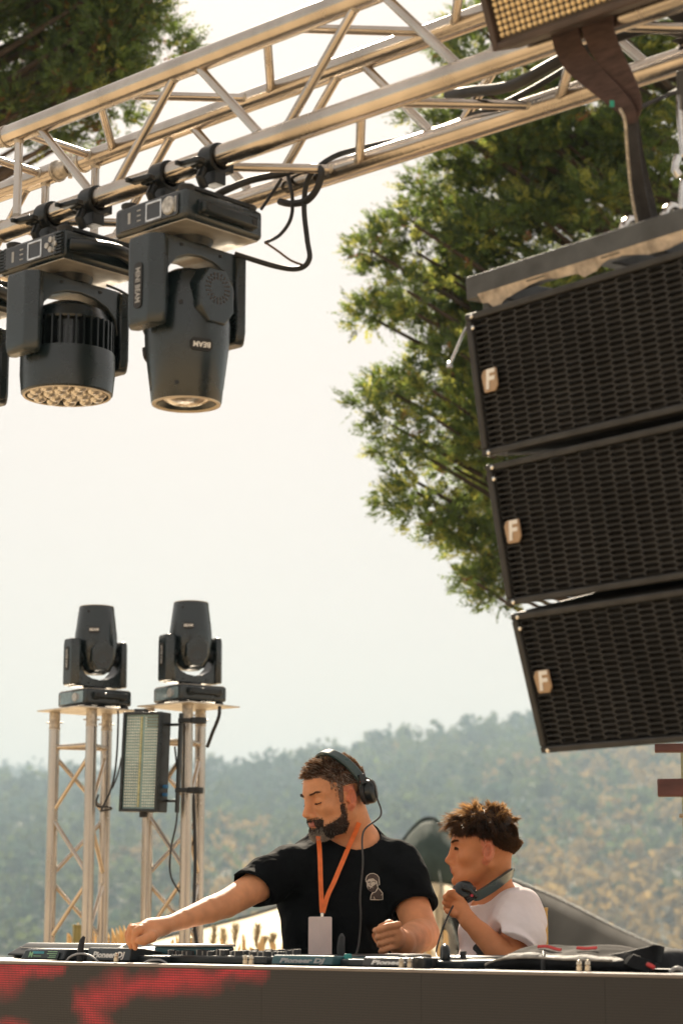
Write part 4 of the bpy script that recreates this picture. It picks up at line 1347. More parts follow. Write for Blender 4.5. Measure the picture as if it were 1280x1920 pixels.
fs = [(j * w + i, j * w + i + 1, (j + 1) * w + i + 1, (j + 1) * w + i) for j in range(len(rows) - 1) for i in range(NX)]
mi = [0 if (j < 4 or i > 36 or i < 5) else 1 for j in range(len(rows) - 1) for i in range(NX)]
bmsh = MB()
bmsh.add(vs, fs)
bmsh.m = mi
bo = bmsh.build('bag_body', [BAG, BAGL], bagt, ang=180)
sd = bo.modifiers.new('sub', 'SUBSURF'); sd.levels = 1; sd.render_levels = 2
# piping, straps, red trims
pp = MB().tube([(p[0], p[1] - 0.003, p[2]) for p in rows[3][1:37]], 0.0026, n=8)
pp.build('piping', mat('bag_piping', (0.30, 0.28, 0.25), 0.4, var=0.2, scale=60), bagt)
for i0, i1, q in ((14, 21, 5), (24, 30, 5)):
    vs_, fs_ = ribbon([V(rows[q][i]) + V((0, -0.004, 0.0035)) for i in range(i0, i1)], 0.006, V((0, 0.6, 0.8)), 0.003)
    MB().add(vs_, fs_).build('red_strip', RED, bagt)
def bagstrap(name, pts, wid, matl):
    pth = spline([V((hb(px, py, bb0 + b)[0], bb0 + b, hb(px, py, bb0 + b)[1])) for px, py, b in pts], 6)
    vs_, fs_ = ribbon(pth, wid, V((0, 0.6, 0.8)), 0.008)
    MB().add(vs_, fs_).build(name, matl, bagt, bevel=0.002)
bagstrap('shoulder_strap', [(1130, 1806, 0.03), (1165, 1800, 0.02), (1195, 1793, 0.01), (1225, 1788, 0.02), (1240, 1790, 0.06)], 0.036, BAG)
bagstrap('shoulder_strap', [(1180, 1800, 0.0), (1200, 1808, -0.006), (1222, 1815, -0.006)], 0.03, BAG)
bagstrap('webbing', [(1018, 1786, 0.03), (1018, 1800, -0.002), (1018, 1824, -0.010)], 0.010, RUB)
bagstrap('webbing', [(1097, 1797, 0.02), (1093, 1806, -0.002), (1090, 1822, -0.010)], 0.008, RUB)
bagstrap('red_tab', [(1212, 1808, -0.012), (1219, 1811, -0.012), (1226, 1815, -0.012)], 0.008, RED)
tcable('short clear lead on the far right table edge', [(1255, 1822, GB - .03), (1268, 1815, GB - .03), (1285, 1820, GB - .03)], 0.004, LEADG)
# ------------------------------------------------------------------ bamboo fence behind the towers
BAM = mat('bamboo', (0.70, 0.54, 0.30), 0.55, var=0.15, scale=8, stretch=(3, 3, 0.6), trans=0.28, tcol=(0.88, 0.68, 0.40))
fence = thing('bamboo_fence', 'low fence of upright bamboo stakes behind the booth', 'fence')
fr = random.Random(21)
stake_me = []
for v in range(5):
    m = MB()
    H = 1.0
    pts, rs = [], []
    for i in range(9):
        z = H * i / 8
        pts.append((0.002 * fr.uniform(-1, 1), 0.002 * fr.uniform(-1, 1), z))
        rs.append(1.0 + (0.10 if i % 3 == 1 else 0.0) - 0.06 * i / 8)
    m.tube(pts, rs, n=9)
    vs = [(x * 1.0 if True else 0, y, z) for x, y, z in m.v]
    me = m.mesh('stake')
    me.materials.append(BAM)
    me.shade_smooth()
    me.set_sharp_from_angle(angle=R(50))
    stake_me.append(me)
def stake(px, py, Y, r):
    top = at(px, py, Y)
    o = bpy.data.objects.new('stake', stake_me[fr.randrange(5)])
    COL.objects.link(o)
    o.parent = fence
    o.location = (top.x, top.y, 0.0)
    o.scale = (r, r, top.z)
    o.rotation_euler = (fr.uniform(-.012, .012), fr.uniform(-.012, .012), fr.uniform(0, 6))
px = 129.0
while px < 276:
    if not (150 < px < 152):
        stake(px, 1746 + fr.uniform(-4, 10) + (6 if px > 250 else 0), 10.3 + fr.uniform(-.03, .03), fr.uniform(.010, .014))
    px += fr.uniform(7.5, 11)
while px < 385:
    stake(px, 1776 + fr.uniform(-16, 14), 10.5 + fr.uniform(-.05, .05), fr.uniform(.008, .012))
    px += fr.uniform(9, 17)
while px < 840:
    if fr.random() > 0.12:
        stake(px, 1770 + fr.choice((-14, -4, 0, 4, 7)) + fr.uniform(-4, 6), 10.6 + fr.uniform(-.06, .06), fr.uniform(.009, .014))
    px += fr.uniform(9, 15)
while px < 1060:
    stake(px, 1792 + fr.uniform(-6, 6), 10.7, fr.uniform(.009, .014))
    px += fr.uniform(14, 22)
for z in (0.45, 1.30):
    p0, p1 = at(120, 1790, 10.38), at(1065, 1790, 10.78)
    MB().tube([(p0.x, p0.y, z), (p1.x, p1.y, z)], 0.012, n=8).build('rail', BAM, fence)
OLV = mat('olive_post', (0.25, 0.22, 0.08), 0.6, var=0.2, scale=12, stretch=(4, 4, .5))
def post(px, pyt, Y, w, matl, label):
    p = at(px, pyt, Y)
    m = MB().box((0, 0, p.z / 2), (w, w, p.z), taper=0.96)
    m.box((0, 0, p.z + 0.003), (w * 1.06, w * 1.06, 0.012))
    o = m.build('wooden_post', matl, bevel=0.003)
    o.location = (p.x, p.y, 0)
    o.rotation_euler.z = 0.3
    tag(o, label, 'post')
post(146, 1737, 10.15, 0.042, OLV, 'short olive green post at the left end of the bamboo fence')
post(1016, 1706, 8.6, 0.034, mat('yellow_wood', (0.55, 0.34, 0.11), 0.55, var=0.15, scale=12, stretch=(4, 4, .5)), "yellow wooden post just behind the boy's back")

# ------------------------------------------------------------------ reed plumes behind the fence
REED = mat('reed', (0.40, 0.35, 0.24), 0.8, var=0.25, scale=20, trans=0.35)
def reed(px, py, Y, h, lean, fat):
    tip = at(px, py, Y)
    t = thing('reed_plume', f'grey reed plume seen against the white tent, {reed.words.pop(0)}', 'reed', T((tip.x - lean, tip.y, 0)), 'reed plumes behind the bamboo fence')
    st_ = [(0, 0, 0), (lean * .2, 0, tip.z * .5), (lean * .7, 0, tip.z * .88), (lean, 0, tip.z)]
    MB().tube(spline(st_, 5), 0.003, n=5).build('stem', REED, t)
    m = MB()
    for i in range(150):
        u_ = fr.random()
        z = tip.z - h * u_
        c = V((lean - lean * .35 * u_, 0, z))
        d = V((fr.uniform(-1, 1), fr.uniform(-1, 1), 1.6)).normalized()
        ln = 0.035 * (0.4 + math.sin(math.pi * min(1, u_ * 0.9 + .1)))
        e = c + d * ln + V((fr.uniform(-1, 1), fr.uniform(-1, 1), 0)) * fat * math.sin(math.pi * min(1, u_ * .9 + .08))
        s_ = V((d.z, 0.2, -d.x)).normalized() * 0.0022
        m.add([c - s_, c + s_, e + s_ * .3, e - s_ * .3], [(0, 1, 2, 3)])
    m.build('plume', REED, t, smooth=False)
reed.words = ['thickest and leftmost', 'second from the left, leaning left', 'slim and upright in the middle', 'tallest slim one right of the middle', 'short one right of the tallest', "rightmost beside the man's shirt"]
for a_ in ((402, 1742, 11.4, .14, .03, .008), (417, 1746, 11.5, .13, -.04, .006), (442, 1738, 11.6, .10, .01, .005), (483, 1737, 11.4, .11, .02, .005), (497, 1764, 11.3, .06, .05, .006), (513, 1757, 11.4, .08, .04, .006)):
    reed(*a_)

# ------------------------------------------------------------------ peaked tent
TY = 21.0
TWH = mat('tent_white', (0.74, 0.70, 0.62), 0.6, var=0.12, scale=1.5, trans=0.78, tcol=(0.95, 0.91, 0.82), bump=0.5, bscale=3.0, spec=0.15)
TGR = mat('tent_dark_green', (0.055, 0.078, 0.070), 0.85, var=0.18, scale=3, trans=0.05, bump=0.4, bscale=4, spec=0.15)
TCH = mat('tent_charcoal', (0.026, 0.024, 0.021), 0.9, var=0.12, scale=2, trans=0.03, bump=0.25, bscale=3, spec=0.1)
TED = mat('tent_edge', (0.020, 0.024, 0.022), 0.6)
tent = thing('peaked_tent', 'large peaked tent with dark cap and white and charcoal fabric panels behind the booth', 'tent')
peak = [(752, 1580), (770, 1556), (786, 1540), (800, 1534), (815, 1536), (828, 1548), (846, 1570)]
left_ridge = [(752, 1580), (700, 1618), (640, 1652), (580, 1680), (530, 1698), (470, 1717), (400, 1735), (330, 1752), (270, 1768), (150, 1800), (-60, 1850)]
right_ridge = [(846, 1570), (880, 1600), (920, 1625), (960, 1648), (1000, 1664), (1050, 1686), (1100, 1711), (1150, 1737), (1200, 1760), (1250, 1781), (1320, 1808), (1500, 1870)]
def sheet(name, top, bot, rows, matl, sag=0.0, wr=0.0, seed=0, thick=0.004):
    """fabric between an upper and a lower edge (lists of 3-D points of equal length)"""
    r_ = random.Random(seed)
    k = len(top)
    vs, fs = [], []
    for j in range(rows + 1):
        t = j / rows
        for i in range(k):
            p = V(top[i]).lerp(V(bot[i]), t)
            p.y += sag * math.sin(math.pi * t)
            if wr:
                f = math.sin(i * 0.9 + 2.2 * t * 3 + seed) * math.sin(i * .37 + t * 5.1 + seed) + 0.5 * math.sin(i * 2.3 - t * 9 + seed)
                p += V((0.02, -0.10, 0.02)) * (wr * f * min(1, 4 * t))
            vs.append(p)
    fs = [(j * k + i, (j + 1) * k + i, (j + 1) * k + i + 1, j * k + i + 1) for j in range(rows) for i in range(k - 1)]
    o = MB().add(vs, fs).build(name, matl, tent, ang=180)
    sd = o.modifiers.new('thick', 'SOLIDIFY'); sd.thickness = thick; sd.offset = 0
    return o
def lift(lst, Y, dpx=0, dpy=0, k=4):
    return spline([at(px + dpx, py + dpy, Y(px) if callable(Y) else Y) for px, py in lst], k)
YL = lambda px: TY - 0.0 + (752 - px) * 0.002
YR = lambda px: TY - (px - 846) * 0.010
lt = lift(left_ridge, YL)
# white left panel hangs from the ridge down towards us
lb = [V((p.x * 1.0 - 0.2, p.y - 0.35, min(p.z - 0.1, 0.15))) for p in lt]
sheet('white_panel', lt, lb, 14, TWH, sag=0.25, wr=0.5, seed=3)
rt = lift(right_ridge, YR)
rb = [V((p.x * 0.92 - 0.3, p.y - 1.2, min(p.z - 0.1, 0.1))) for p in rt]
sheet('charcoal_panel', rt, rb, 14, TCH, sag=-0.35, wr=0.25, seed=5)
# far half of the tent behind the ridges
sheet('back_panel', rt, [V((p.x + 0.3, p.y + 2.6, min(p.z - 0.1, 0.1))) for p in rt], 8, TCH, sag=-0.3)
# dark cap round the peak, bulging towards us
pk = lift(peak, TY, k=4)
base_l = [(768, 1668), (780, 1662), (795, 1658), (808, 1657), (820, 1657), (835, 1659), (868, 1664)]
cb_ = lift(base_l, TY - 0.55, k=4)
sheet('peak_cap', pk, cb_, 10, TGR, sag=-0.25, wr=0.10, seed=8)
low = [(745, 1860), (765, 1860), (785, 1860), (805, 1860), (830, 1860), (860, 1860), (900, 1860)]
cl_ = lift(low, TY - 1.5, k=4)
sheet('white_panel', [p + V((0, -0.015, 0.01)) for p in cb_], cl_, 14, TWH, sag=0.1, wr=0.9, seed=11)
for nm, pts, rr_ in (('ridge_trim', lt, 0.014), ('ridge_trim', rt, 0.006), ('ridge_trim', pk, 0.014)):
    MB().tube(pts, rr_, n=6).build(nm, TED, tent)
seam = [at(812, 1538, TY - 0.08), at(816, 1580, TY - 0.30), at(824, 1640, TY - 0.62), at(833, 1690, TY - 0.80), at(846, 1730, TY - 1.0), at(866, 1790, TY - 1.3)]
MB().tube(spline(seam, 5), 0.007, n=6).build('seam', mat('seam_pale', (0.30, 0.33, 0.30), 0.6), tent)
pk0 = at(806, 1540, TY)
MB().cyl((pk0.x, TY + 0.1, 0), (pk0.x, TY + 0.1, pk0.z), 0.05, n=12).build('centre_pole', STEEL, tent)

# ------------------------------------------------------------------ wooden structure at the right edge
MAH = mat('mahogany_paint', (0.115, 0.040, 0.032), 0.5, var=0.2, scale=6, stretch=(1, 4, 4))
MSS = mat('mossy_wood', (0.20, 0.21, 0.10), 0.7, var=0.25, scale=10)
pg = thing('timber_frame', 'dark red timber frame with mossy post at the right edge of the picture', 'timber frame')
pY = 7.6
p_ = at(1300, 1500, pY)
MB().box((p_.x, pY, at(1300, 1400, pY).z / 2), (0.075, 0.075, at(1300, 1400, pY).z)).build('post', MSS, pg, bevel=0.004)
for px0, y0, y1, yy in ((1226, 1395, 1411, 7.5), (1231, 1461, 1494, 7.5), (1272, 1526, 1533, 7.5)):
    a_, b_ = at(px0, y0, yy), at(px0, y1, yy)
    L_ = 0.9
    o = MB().box((L_ / 2, 0, 0), (L_, 0.06, a_.z - b_.z)).build('beam', MAH if y0 != 1526 else mat('pale_wood', (0.45, 0.36, 0.24), 0.6), pg, bevel=0.004)
    o.location = (a_.x, yy, (a_.z + b_.z) / 2)
    o.rotation_euler.z = R(-8)

# ------------------------------------------------------------------ trees
LEAF = [mat('cypress_green', (0.072, 0.128, 0.040), 0.6, var=0.3, scale=3, trans=0.5, tcol=(0.21, 0.29, 0.055)),
        mat('cypress_light', (0.17, 0.200, 0.050), 0.6, var=0.3, scale=3, trans=0.55, tcol=(0.46, 0.47, 0.09)),
        mat('cypress_dark', (0.045, 0.080, 0.030), 0.6, var=0.3, scale=3, trans=0.4, tcol=(0.12, 0.17, 0.04)),
        mat('cypress_brown', (0.20, 0.10, 0.045), 0.7, var=0.3, scale=3, trans=0.4, tcol=(0.35, 0.16, 0.05))]
BARK = mat('bark', (0.16, 0.11, 0.075), 0.9, var=0.3, scale=8, bump=0.8, bscale=20)
def conifer(label, base, top, lobes, out, seed, sprays, spray_len, leaf_len, probs):
    """lobes: (centre, radius) of foliage masses; sprays grow from each lobe outwards and up, feathered with narrow leaflets"""
    g2 = np.random.default_rng(seed)
    t = thing('cypress_tree', label, 'tree', T(base))
    tr = [V((0, 0, 0)), V((0.05, 0.02, (top.z - base.z) * .35)), V((-0.04, 0.05, (top.z - base.z) * .7)), V(top) - V(base)]
    MB().tube(spline(tr, 6), list(np.linspace(0.24, 0.05, 19)), n=10).build('trunk', BARK, t)
    lm = MB()
    for c, r in lobes[::2]:
        c = V(c) - V(base)
        z0 = max(1.0, c.z - 0.35 * math.hypot(c.x, c.y))
        f = min(1, z0 / (top.z - base.z))
        s0 = V((0, 0, z0))
        mid = s0.lerp(c, 0.5) + V((0, 0, -0.08))
        lm.tube(spline([s0, mid, c], 5), list(np.linspace(0.045, 0.012, 11)), n=6)
    lm.build('limbs', mat('bark_dark', (0.055, 0.040, 0.030), 0.9, var=0.2), t)
    Q, MI = [], []
    nl = 11
    for c, r in lobes:
        c = np.array(c) - np.array(base)
        k = int(sprays * (r / 0.4) ** 2)
        # spray roots on twigs that radiate from the lobe's heart
        d0 = g2.normal(0, 1, (k, 3)) + np.array(out) * 0.75 + np.array([0, -0.25, 0.25])
        d0 /= np.linalg.norm(d0, axis=1, keepdims=True)
        rad = r * g2.uniform(0.30, 1.0, k)[:, None] * np.array([1, 1, 0.72])
        root = c + d0 * rad
        ax = d0 * np.array([1, 1, 0.5]) + g2.normal(0, 0.30, (k, 3)) + np.array([0, 0, 0.18])
        ax /= np.linalg.norm(ax, axis=1, keepdims=True)
        ln = spray_len * g2.uniform(0.6, 1.35, k)
        side = np.cross(ax, g2.normal(0, 1, (k, 3)))
        side /= np.linalg.norm(side, axis=1, keepdims=True)
        nrm = np.cross(ax, side)
        tone = g2.random(k)
        # every spray draws its leaf colour at random
        mi = np.select([tone < probs[0], tone < probs[1], tone < probs[2]], [2, 0, 1], 3)
        for j in range(nl):
            u_ = (j // 2 + 0.6) / (nl / 2)
            s = -1 if j % 2 else 1
            if j == nl - 1: s = 0
            p0 = root + ax * (ln * u_ * 0.85)[:, None]
            d = ax * 0.85 + side * (s * 0.62) + nrm * g2.normal(0, 0.22, (k, 1)) + np.array([0, 0, 0.08])
            d /= np.linalg.norm(d, axis=1, keepdims=True)
            L_ = (leaf_len * (1.15 - 0.55 * u_) * g2.uniform(0.7, 1.25, k))[:, None]
            wv = np.cross(d, nrm + g2.normal(0, 0.5, (k, 3)))
            wv /= np.linalg.norm(wv, axis=1, keepdims=True)
            wv *= L_ * 0.17
            q = np.stack([p0 - wv * .5, p0 + d * L_ * .55 - wv, p0 + d * L_, p0 + d * L_ * .5 + wv], axis=1)
            Q.append(q.reshape(-1, 3))
            MI.append(mi)
    q = np.concatenate(Q)
    mi = np.concatenate(MI)
    npobj('crown', q, np.arange(len(q)).reshape(-1, 4), LEAF, t, mi=mi, smooth=False)
    return len(q) // 4
def lobes_from(pxl, Y, rp, jit, seed, extra=None):
    r_ = random.Random(seed)
    out = []
    for px_, py_ in pxl:
        y = Y + r_.uniform(-jit, jit)
        c = at(px_, py_, y)
        out.append((tuple(c), rp * r_.uniform(0.8, 1.25)))
    return out
# right tree: outline points first, then an inner fill
TY2 = 15.0
rr = random.Random(5)
edge = [(960, 20), (880, 60), (850, 110), (870, 160), (800, 205), (830, 260), (860, 300), (800, 350), (770, 400), (740, 440), (700, 480), (720, 520), (770, 540), (730, 585), (700, 595), (780, 610), (820, 655), (790, 700), (730, 730), (700, 762), (740, 800), (740, 850), (770, 890), (745, 940), (790, 965), (830, 1005), (880, 1030), (930, 1010), (900, 1090), (935, 1120), (950, 1060)]
fill = []
for _ in range(165):
    py_ = rr.uniform(-60, 1000)
    xb = np.interp(py_, [-60, 110, 300, 500, 620, 760, 950, 1050], [960, 930, 920, 850, 900, 850, 880, 1010])
    fill.append((xb + abs(rr.gauss(0, 1)) * 210 + 20, py_))
bough = []
for (ex, ey) in edge:          # each bough: a row of smaller tufts from inside out to its tip
    for q_, (f_, dy_) in enumerate(((0.0, 0), (0.33, -10), (0.66, -4))):
        bough.append((ex + (70 if ex > 800 else 130) * f_ - 6, ey + dy_ + rr.uniform(-12, 12)))
lob = lobes_from(bough, TY2, 0.145, 0.45, 1) + [(c, r) for c, r in lobes_from([p for p in fill + [(rr.uniform(1380, 1800), rr.uniform(-100, 1050)) for _ in range(36)]], TY2 + 0.6, 0.27, 0.9, 2)]
n1 = conifer('tall green cypress tree rising behind the line array at the right', V((at(1360, 900, TY2 + 1).x, TY2 + 1.0, 0)), V((at(1360, 900, TY2 + 1).x - 0.1, TY2 + 1.0, 8.2)), lob, (-0.8, -0.1, 0.1), 31, 285, 0.155, 0.053, (0.36, 0.78, 0.988))
# left tree
edge2 = [(270, 15), (300, 75), (265, 60), (320, 95), (230, 120), (240, 180), (215, 215), (180, 190), (150, 255), (120, 230), (60, 260), (40, 230), (90, 270)]
fill2 = []
for _ in range(85):
    py_ = rr.uniform(-120, 230)
    xb = np.interp(py_, [-120, 60, 130, 230], [270, 250, 215, 130])
    fill2.append((xb - abs(rr.gauss(0, 1)) * 170 - 10, py_))
for _ in range(75):                # the rest of the crown, round its trunk left of the picture
    fill2.append((rr.uniform(-720, -120), rr.uniform(-420, 330)))
lob2 = lobes_from(edge2, 14.0, 0.17, 0.4, 3) + lobes_from([p for p in fill2 if p[0] > -900], 14.4, 0.25, 0.7, 4)
n2 = conifer('dark green cypress tree at the upper left corner behind the truss', V((at(-330, 500, 14.6).x, 14.6, 0)), V((at(-330, 500, 14.6).x, 14.6, 8.0)), lob2, (0.7, -0.1, -0.1), 32, 255, 0.150, 0.050, (0.55, 0.86, 0.93))
print('leaflets', n1, n2)
# ------------------------------------------------------------------ people: smooth blended volumes turned into one skin
class Body:
    """a signed distance field of blended tapered limbs, meshed as one continuous surface"""
    def __init__(s):
        s.ops = []
    @staticmethod
    def _fr(fr):
        if fr is None: return None
        m = np.array(fr.to_3x3().normalized())
        return np.array(fr.translation), m, fr.to_scale()[0]
    def ell(s, c, r, k=0.02, op='u', fr=None, rot=None):
        s.ops.append(('e', np.array(c, float), np.array(r, float), k, op, s._fr(fr), None if rot is None else np.array(rot.to_3x3())))
        return s
    def cap(s, a, b, ra, rb=None, k=0.02, op='u', fr=None):
        s.ops.append(('c', np.array(a, float), np.array(b, float), (ra, ra if rb is None else rb), k, op, s._fr(fr)))
        return s
    def chain(s, pts, rs, k=0.015, fr=None):
        for i in range(len(pts) - 1):
            s.cap(pts[i], pts[i + 1], rs[i], rs[i + 1], k, 'u', fr)
        return s
    def plane(s, p, n, k=0.004):
        """cut away the side the normal points to"""
        s.ops.append(('p', np.array(p, float), np.array(V(n).normalized(), float), k))
        return s
    def lplane(s, p, n, c, r, k=0.004):
        """the same cut, only inside a ball"""
        s.ops.append(('l', np.array(p, float), np.array(V(n).normalized(), float), np.array(c, float), r, k))
        return s
    def wob(s, f):
        s.ops.append(('w', f))
        return s
    def __call__(s, P):
        d = np.full(len(P), 0.30)
        for o in s.ops:
            if o[0] == 'w':
                m = np.abs(d) < 0.06
                d[m] += o[1](P[m])
                continue
            if o[0] == 'p':
                q = (P - o[1]) @ o[2]
                d = np.maximum(d, q)
                continue
            if o[0] == 'l':
                m = ((P - o[3]) ** 2).sum(1) < o[4] ** 2
                d[m] = np.maximum(d[m], (P[m] - o[1]) @ o[2])
                continue
            fr = o[5] if o[0] == 'e' else o[6]
            if o[0] == 'e':
                c, R_ = o[1], o[2].max()
                k, op = o[3], o[4]
            else:
                c, R_ = (o[1] + o[2]) / 2, np.linalg.norm(o[2] - o[1]) / 2 + max(o[3])
                k, op = o[4], o[5]
            sc = 1.0
            if fr is not None:
                sc = fr[2]
                cw = fr[0] + fr[1] @ (c * sc)
            else:
                cw = c
            m = ((P - cw) ** 2).sum(1) < (R_ * sc + k + 0.055) ** 2
            if not m.any(): continue
            Q = P[m]
            if fr is not None:
                Q = (Q - fr[0]) @ fr[1] / sc
            if o[0] == 'e':
                q = Q - o[1]
                if o[6] is not None: q = q @ o[6]
                k0 = np.sqrt(((q / o[2]) ** 2).sum(1))
                k1 = np.sqrt(((q / (o[2] ** 2)) ** 2).sum(1)) + 1e-9
                e = k0 * (k0 - 1) / k1
            else:
                a, b = o[1], o[2]
                ba = b - a
                t = np.clip(((Q - a) @ ba) / (ba @ ba + 1e-12), 0, 1)
                e = np.sqrt(((Q - a - t[:, None] * ba) ** 2).sum(1)) - (o[3][0] + (o[3][1] - o[3][0]) * t)
            e = e * sc
            dm = d[m]
            if op == 'u':
                h = np.clip(0.5 + 0.5 * (dm - e) / k, 0, 1)
                d[m] = dm * (1 - h) + e * h - k * h * (1 - h)
            else:
                h = np.clip(0.5 - 0.5 * (dm + e) / k, 0, 1)
                d[m] = dm * (1 - h) - e * h + k * h * (1 - h)
        return d
def sdf_mesh(f, lo, hi, h):
    lo, hi = np.array(lo, float), np.array(hi, float)
    nb = 8
    nblk = np.ceil((hi - lo) / (h * nb)).astype(int)
    g = [lo[i] + (np.arange(nblk[i]) + 0.5 - 0.5 / nb) * h * nb for i in range(3)]
    C = np.stack(np.meshgrid(*g, indexing='ij'), -1).reshape(-1, 3)
    dc = f(C)
    act = np.abs(dc) < h * nb * 0.9 + 0.012
    dims = nblk * nb
    vol = np.repeat(np.repeat(np.repeat(dc.reshape(nblk), nb, 0), nb, 1), nb, 2).astype(np.float32)
    ai = np.argwhere(act.reshape(nblk))
    off = np.stack(np.meshgrid(*[np.arange(nb)] * 3, indexing='ij'), -1).reshape(-1, 3)
    for s in range(0, len(ai), 1500):
        idx = (ai[s:s + 1500, None, :] * nb + off[None]).reshape(-1, 3)
        vol[idx[:, 0], idx[:, 1], idx[:, 2]] = f(lo + idx * h)
    S = vol < 0
    n = dims - 1
    cnt = np.zeros(n, np.int8)
    for dx in (0, 1):
        for dy in (0, 1):
            for dz in (0, 1):
                cnt += S[dx:dx + n[0], dy:dy + n[1], dz:dz + n[2]]
    cells = np.argwhere((cnt > 0) & (cnt < 8))
    ids = np.full(n, -1, np.int32)
    ids[cells[:, 0], cells[:, 1], cells[:, 2]] = np.arange(len(cells))
    acc = np.zeros((len(cells), 3))
    num = np.zeros(len(cells))
    cor = [np.array((i, j, k)) for i in (0, 1) for j in (0, 1) for k in (0, 1)]
    for a in cor:
        for b in cor:
            if (b - a).sum() == 1 and (b - a).min() == 0:
                va = vol[cells[:, 0] + a[0], cells[:, 1] + a[1], cells[:, 2] + a[2]]
                vb = vol[cells[:, 0] + b[0], cells[:, 1] + b[1], cells[:, 2] + b[2]]
                m = (va < 0) != (vb < 0)
                t = va[m] / (va[m] - vb[m])
                acc[m] += a + (b - a) * t[:, None]
                num[m] += 1
    vs = lo + (cells + acc / num[:, None]) * h
    F = []
    for ax in range(3):
        e = [0, 0, 0]; e[ax] = 1
        A = S[:dims[0] - e[0], :dims[1] - e[1], :dims[2] - e[2]]
        B = S[e[0]:, e[1]:, e[2]:]
        E = np.argwhere(A != B)
        u, v = [(1, 2), (2, 0), (0, 1)][ax]
        ok = (E[:, u] > 0) & (E[:, v] > 0) & (E[:, u] < n[u]) & (E[:, v] < n[v])
        E = E[ok]
        q = []
        for du, dv in ((-1, -1), (0, -1), (0, 0), (-1, 0)):
            c = E.copy(); c[:, u] += du; c[:, v] += dv
            q.append(ids[c[:, 0], c[:, 1], c[:, 2]])
        q = np.stack(q, 1)
        fl = A[E[:, 0], E[:, 1], E[:, 2]]
        q[~fl] = q[~fl][:, ::-1]
        F.append(q[(q >= 0).all(1)])
    F = np.concatenate(F)
    for _ in range(3):                  # relax the grid steps
        acc = np.zeros_like(vs)
        for k in range(4):
            for j in (F[:, (k + 1) % 4], F[:, (k + 3) % 4]):
                for ax in range(3):
                    acc[:, ax] += np.bincount(F[:, k], vs[j, ax], len(vs))
        deg = np.bincount(F.ravel(), minlength=len(vs)) * 2.0
        vs = np.where(deg[:, None] > 0, vs * 0.4 + 0.6 * acc / np.maximum(deg, 1)[:, None], vs)
    return vs, F

SKINM = mat('skin_tan', (0.66, 0.30, 0.145), 0.55, var=0.07, scale=22, sss=0.18, bump=0.12, bscale=300, spec=0.35)
SKINB = mat('skin_boy', (0.57, 0.225, 0.095), 0.52, var=0.06, scale=22, sss=0.18, bump=0.10, bscale=300, spec=0.35)
LIPS = mat('lips', (0.42, 0.135, 0.105), 0.4, var=0.08)
LIPB = mat('lips_boy', (0.46, 0.15, 0.11), 0.4, var=0.08)
SCALP = mat('scalp_shaved', (0.17, 0.095, 0.062), 0.7, var=0.18, scale=90)
STUB = mat('stubble', (0.12, 0.066, 0.044), 0.8, var=0.25, scale=160)
EARM = mat('ear_skin', (0.60, 0.20, 0.105), 0.48, var=0.1, scale=40, sss=0.2)
NAIL = mat('nail', (0.60, 0.36, 0.26), 0.3)
HAIRM = mat('hair_brown', (0.030, 0.020, 0.015), 0.5, var=0.2, scale=60, trans=0.30, tcol=(0.42, 0.21, 0.09), spec=0.6)
HAIRK = mat('hair_black', (0.016, 0.011, 0.009), 0.55, var=0.2, scale=60, trans=0.26, tcol=(0.50, 0.25, 0.09), spec=0.3)
HAIRSUN = mat('hair_sunlit', (0.06, 0.033, 0.018), 0.5, var=0.2, scale=60, trans=0.5, tcol=(0.75, 0.42, 0.16), spec=0.4)  # lit copy for the boy's top hair: golden sun put into the colour
HAIRG = mat('hair_grey', (0.42, 0.37, 0.31), 0.45, var=0.2, scale=60, trans=0.25)
BEARD = mat('beard_dark', (0.042, 0.028, 0.021), 0.6, var=0.2, trans=0.12)
TSB = mat('shirt_black', (0.0055, 0.0068, 0.0080), 0.92, var=0.18, scale=7, bump=0.9, bscale=9, bdist=0.03, spec=0.06)
TSW = mat('shirt_white', (0.90, 0.83, 0.84), 0.9, var=0.03, scale=7, bump=0.8, bscale=9, bdist=0.03, spec=0.1, trans=0.22, tcol=(0.9, 0.84, 0.80))
JEAN = mat('trousers_dark', (0.03, 0.035, 0.045), 0.9, var=0.2)
SHOE = mat('shoe_black', (0.02, 0.02, 0.02), 0.5)

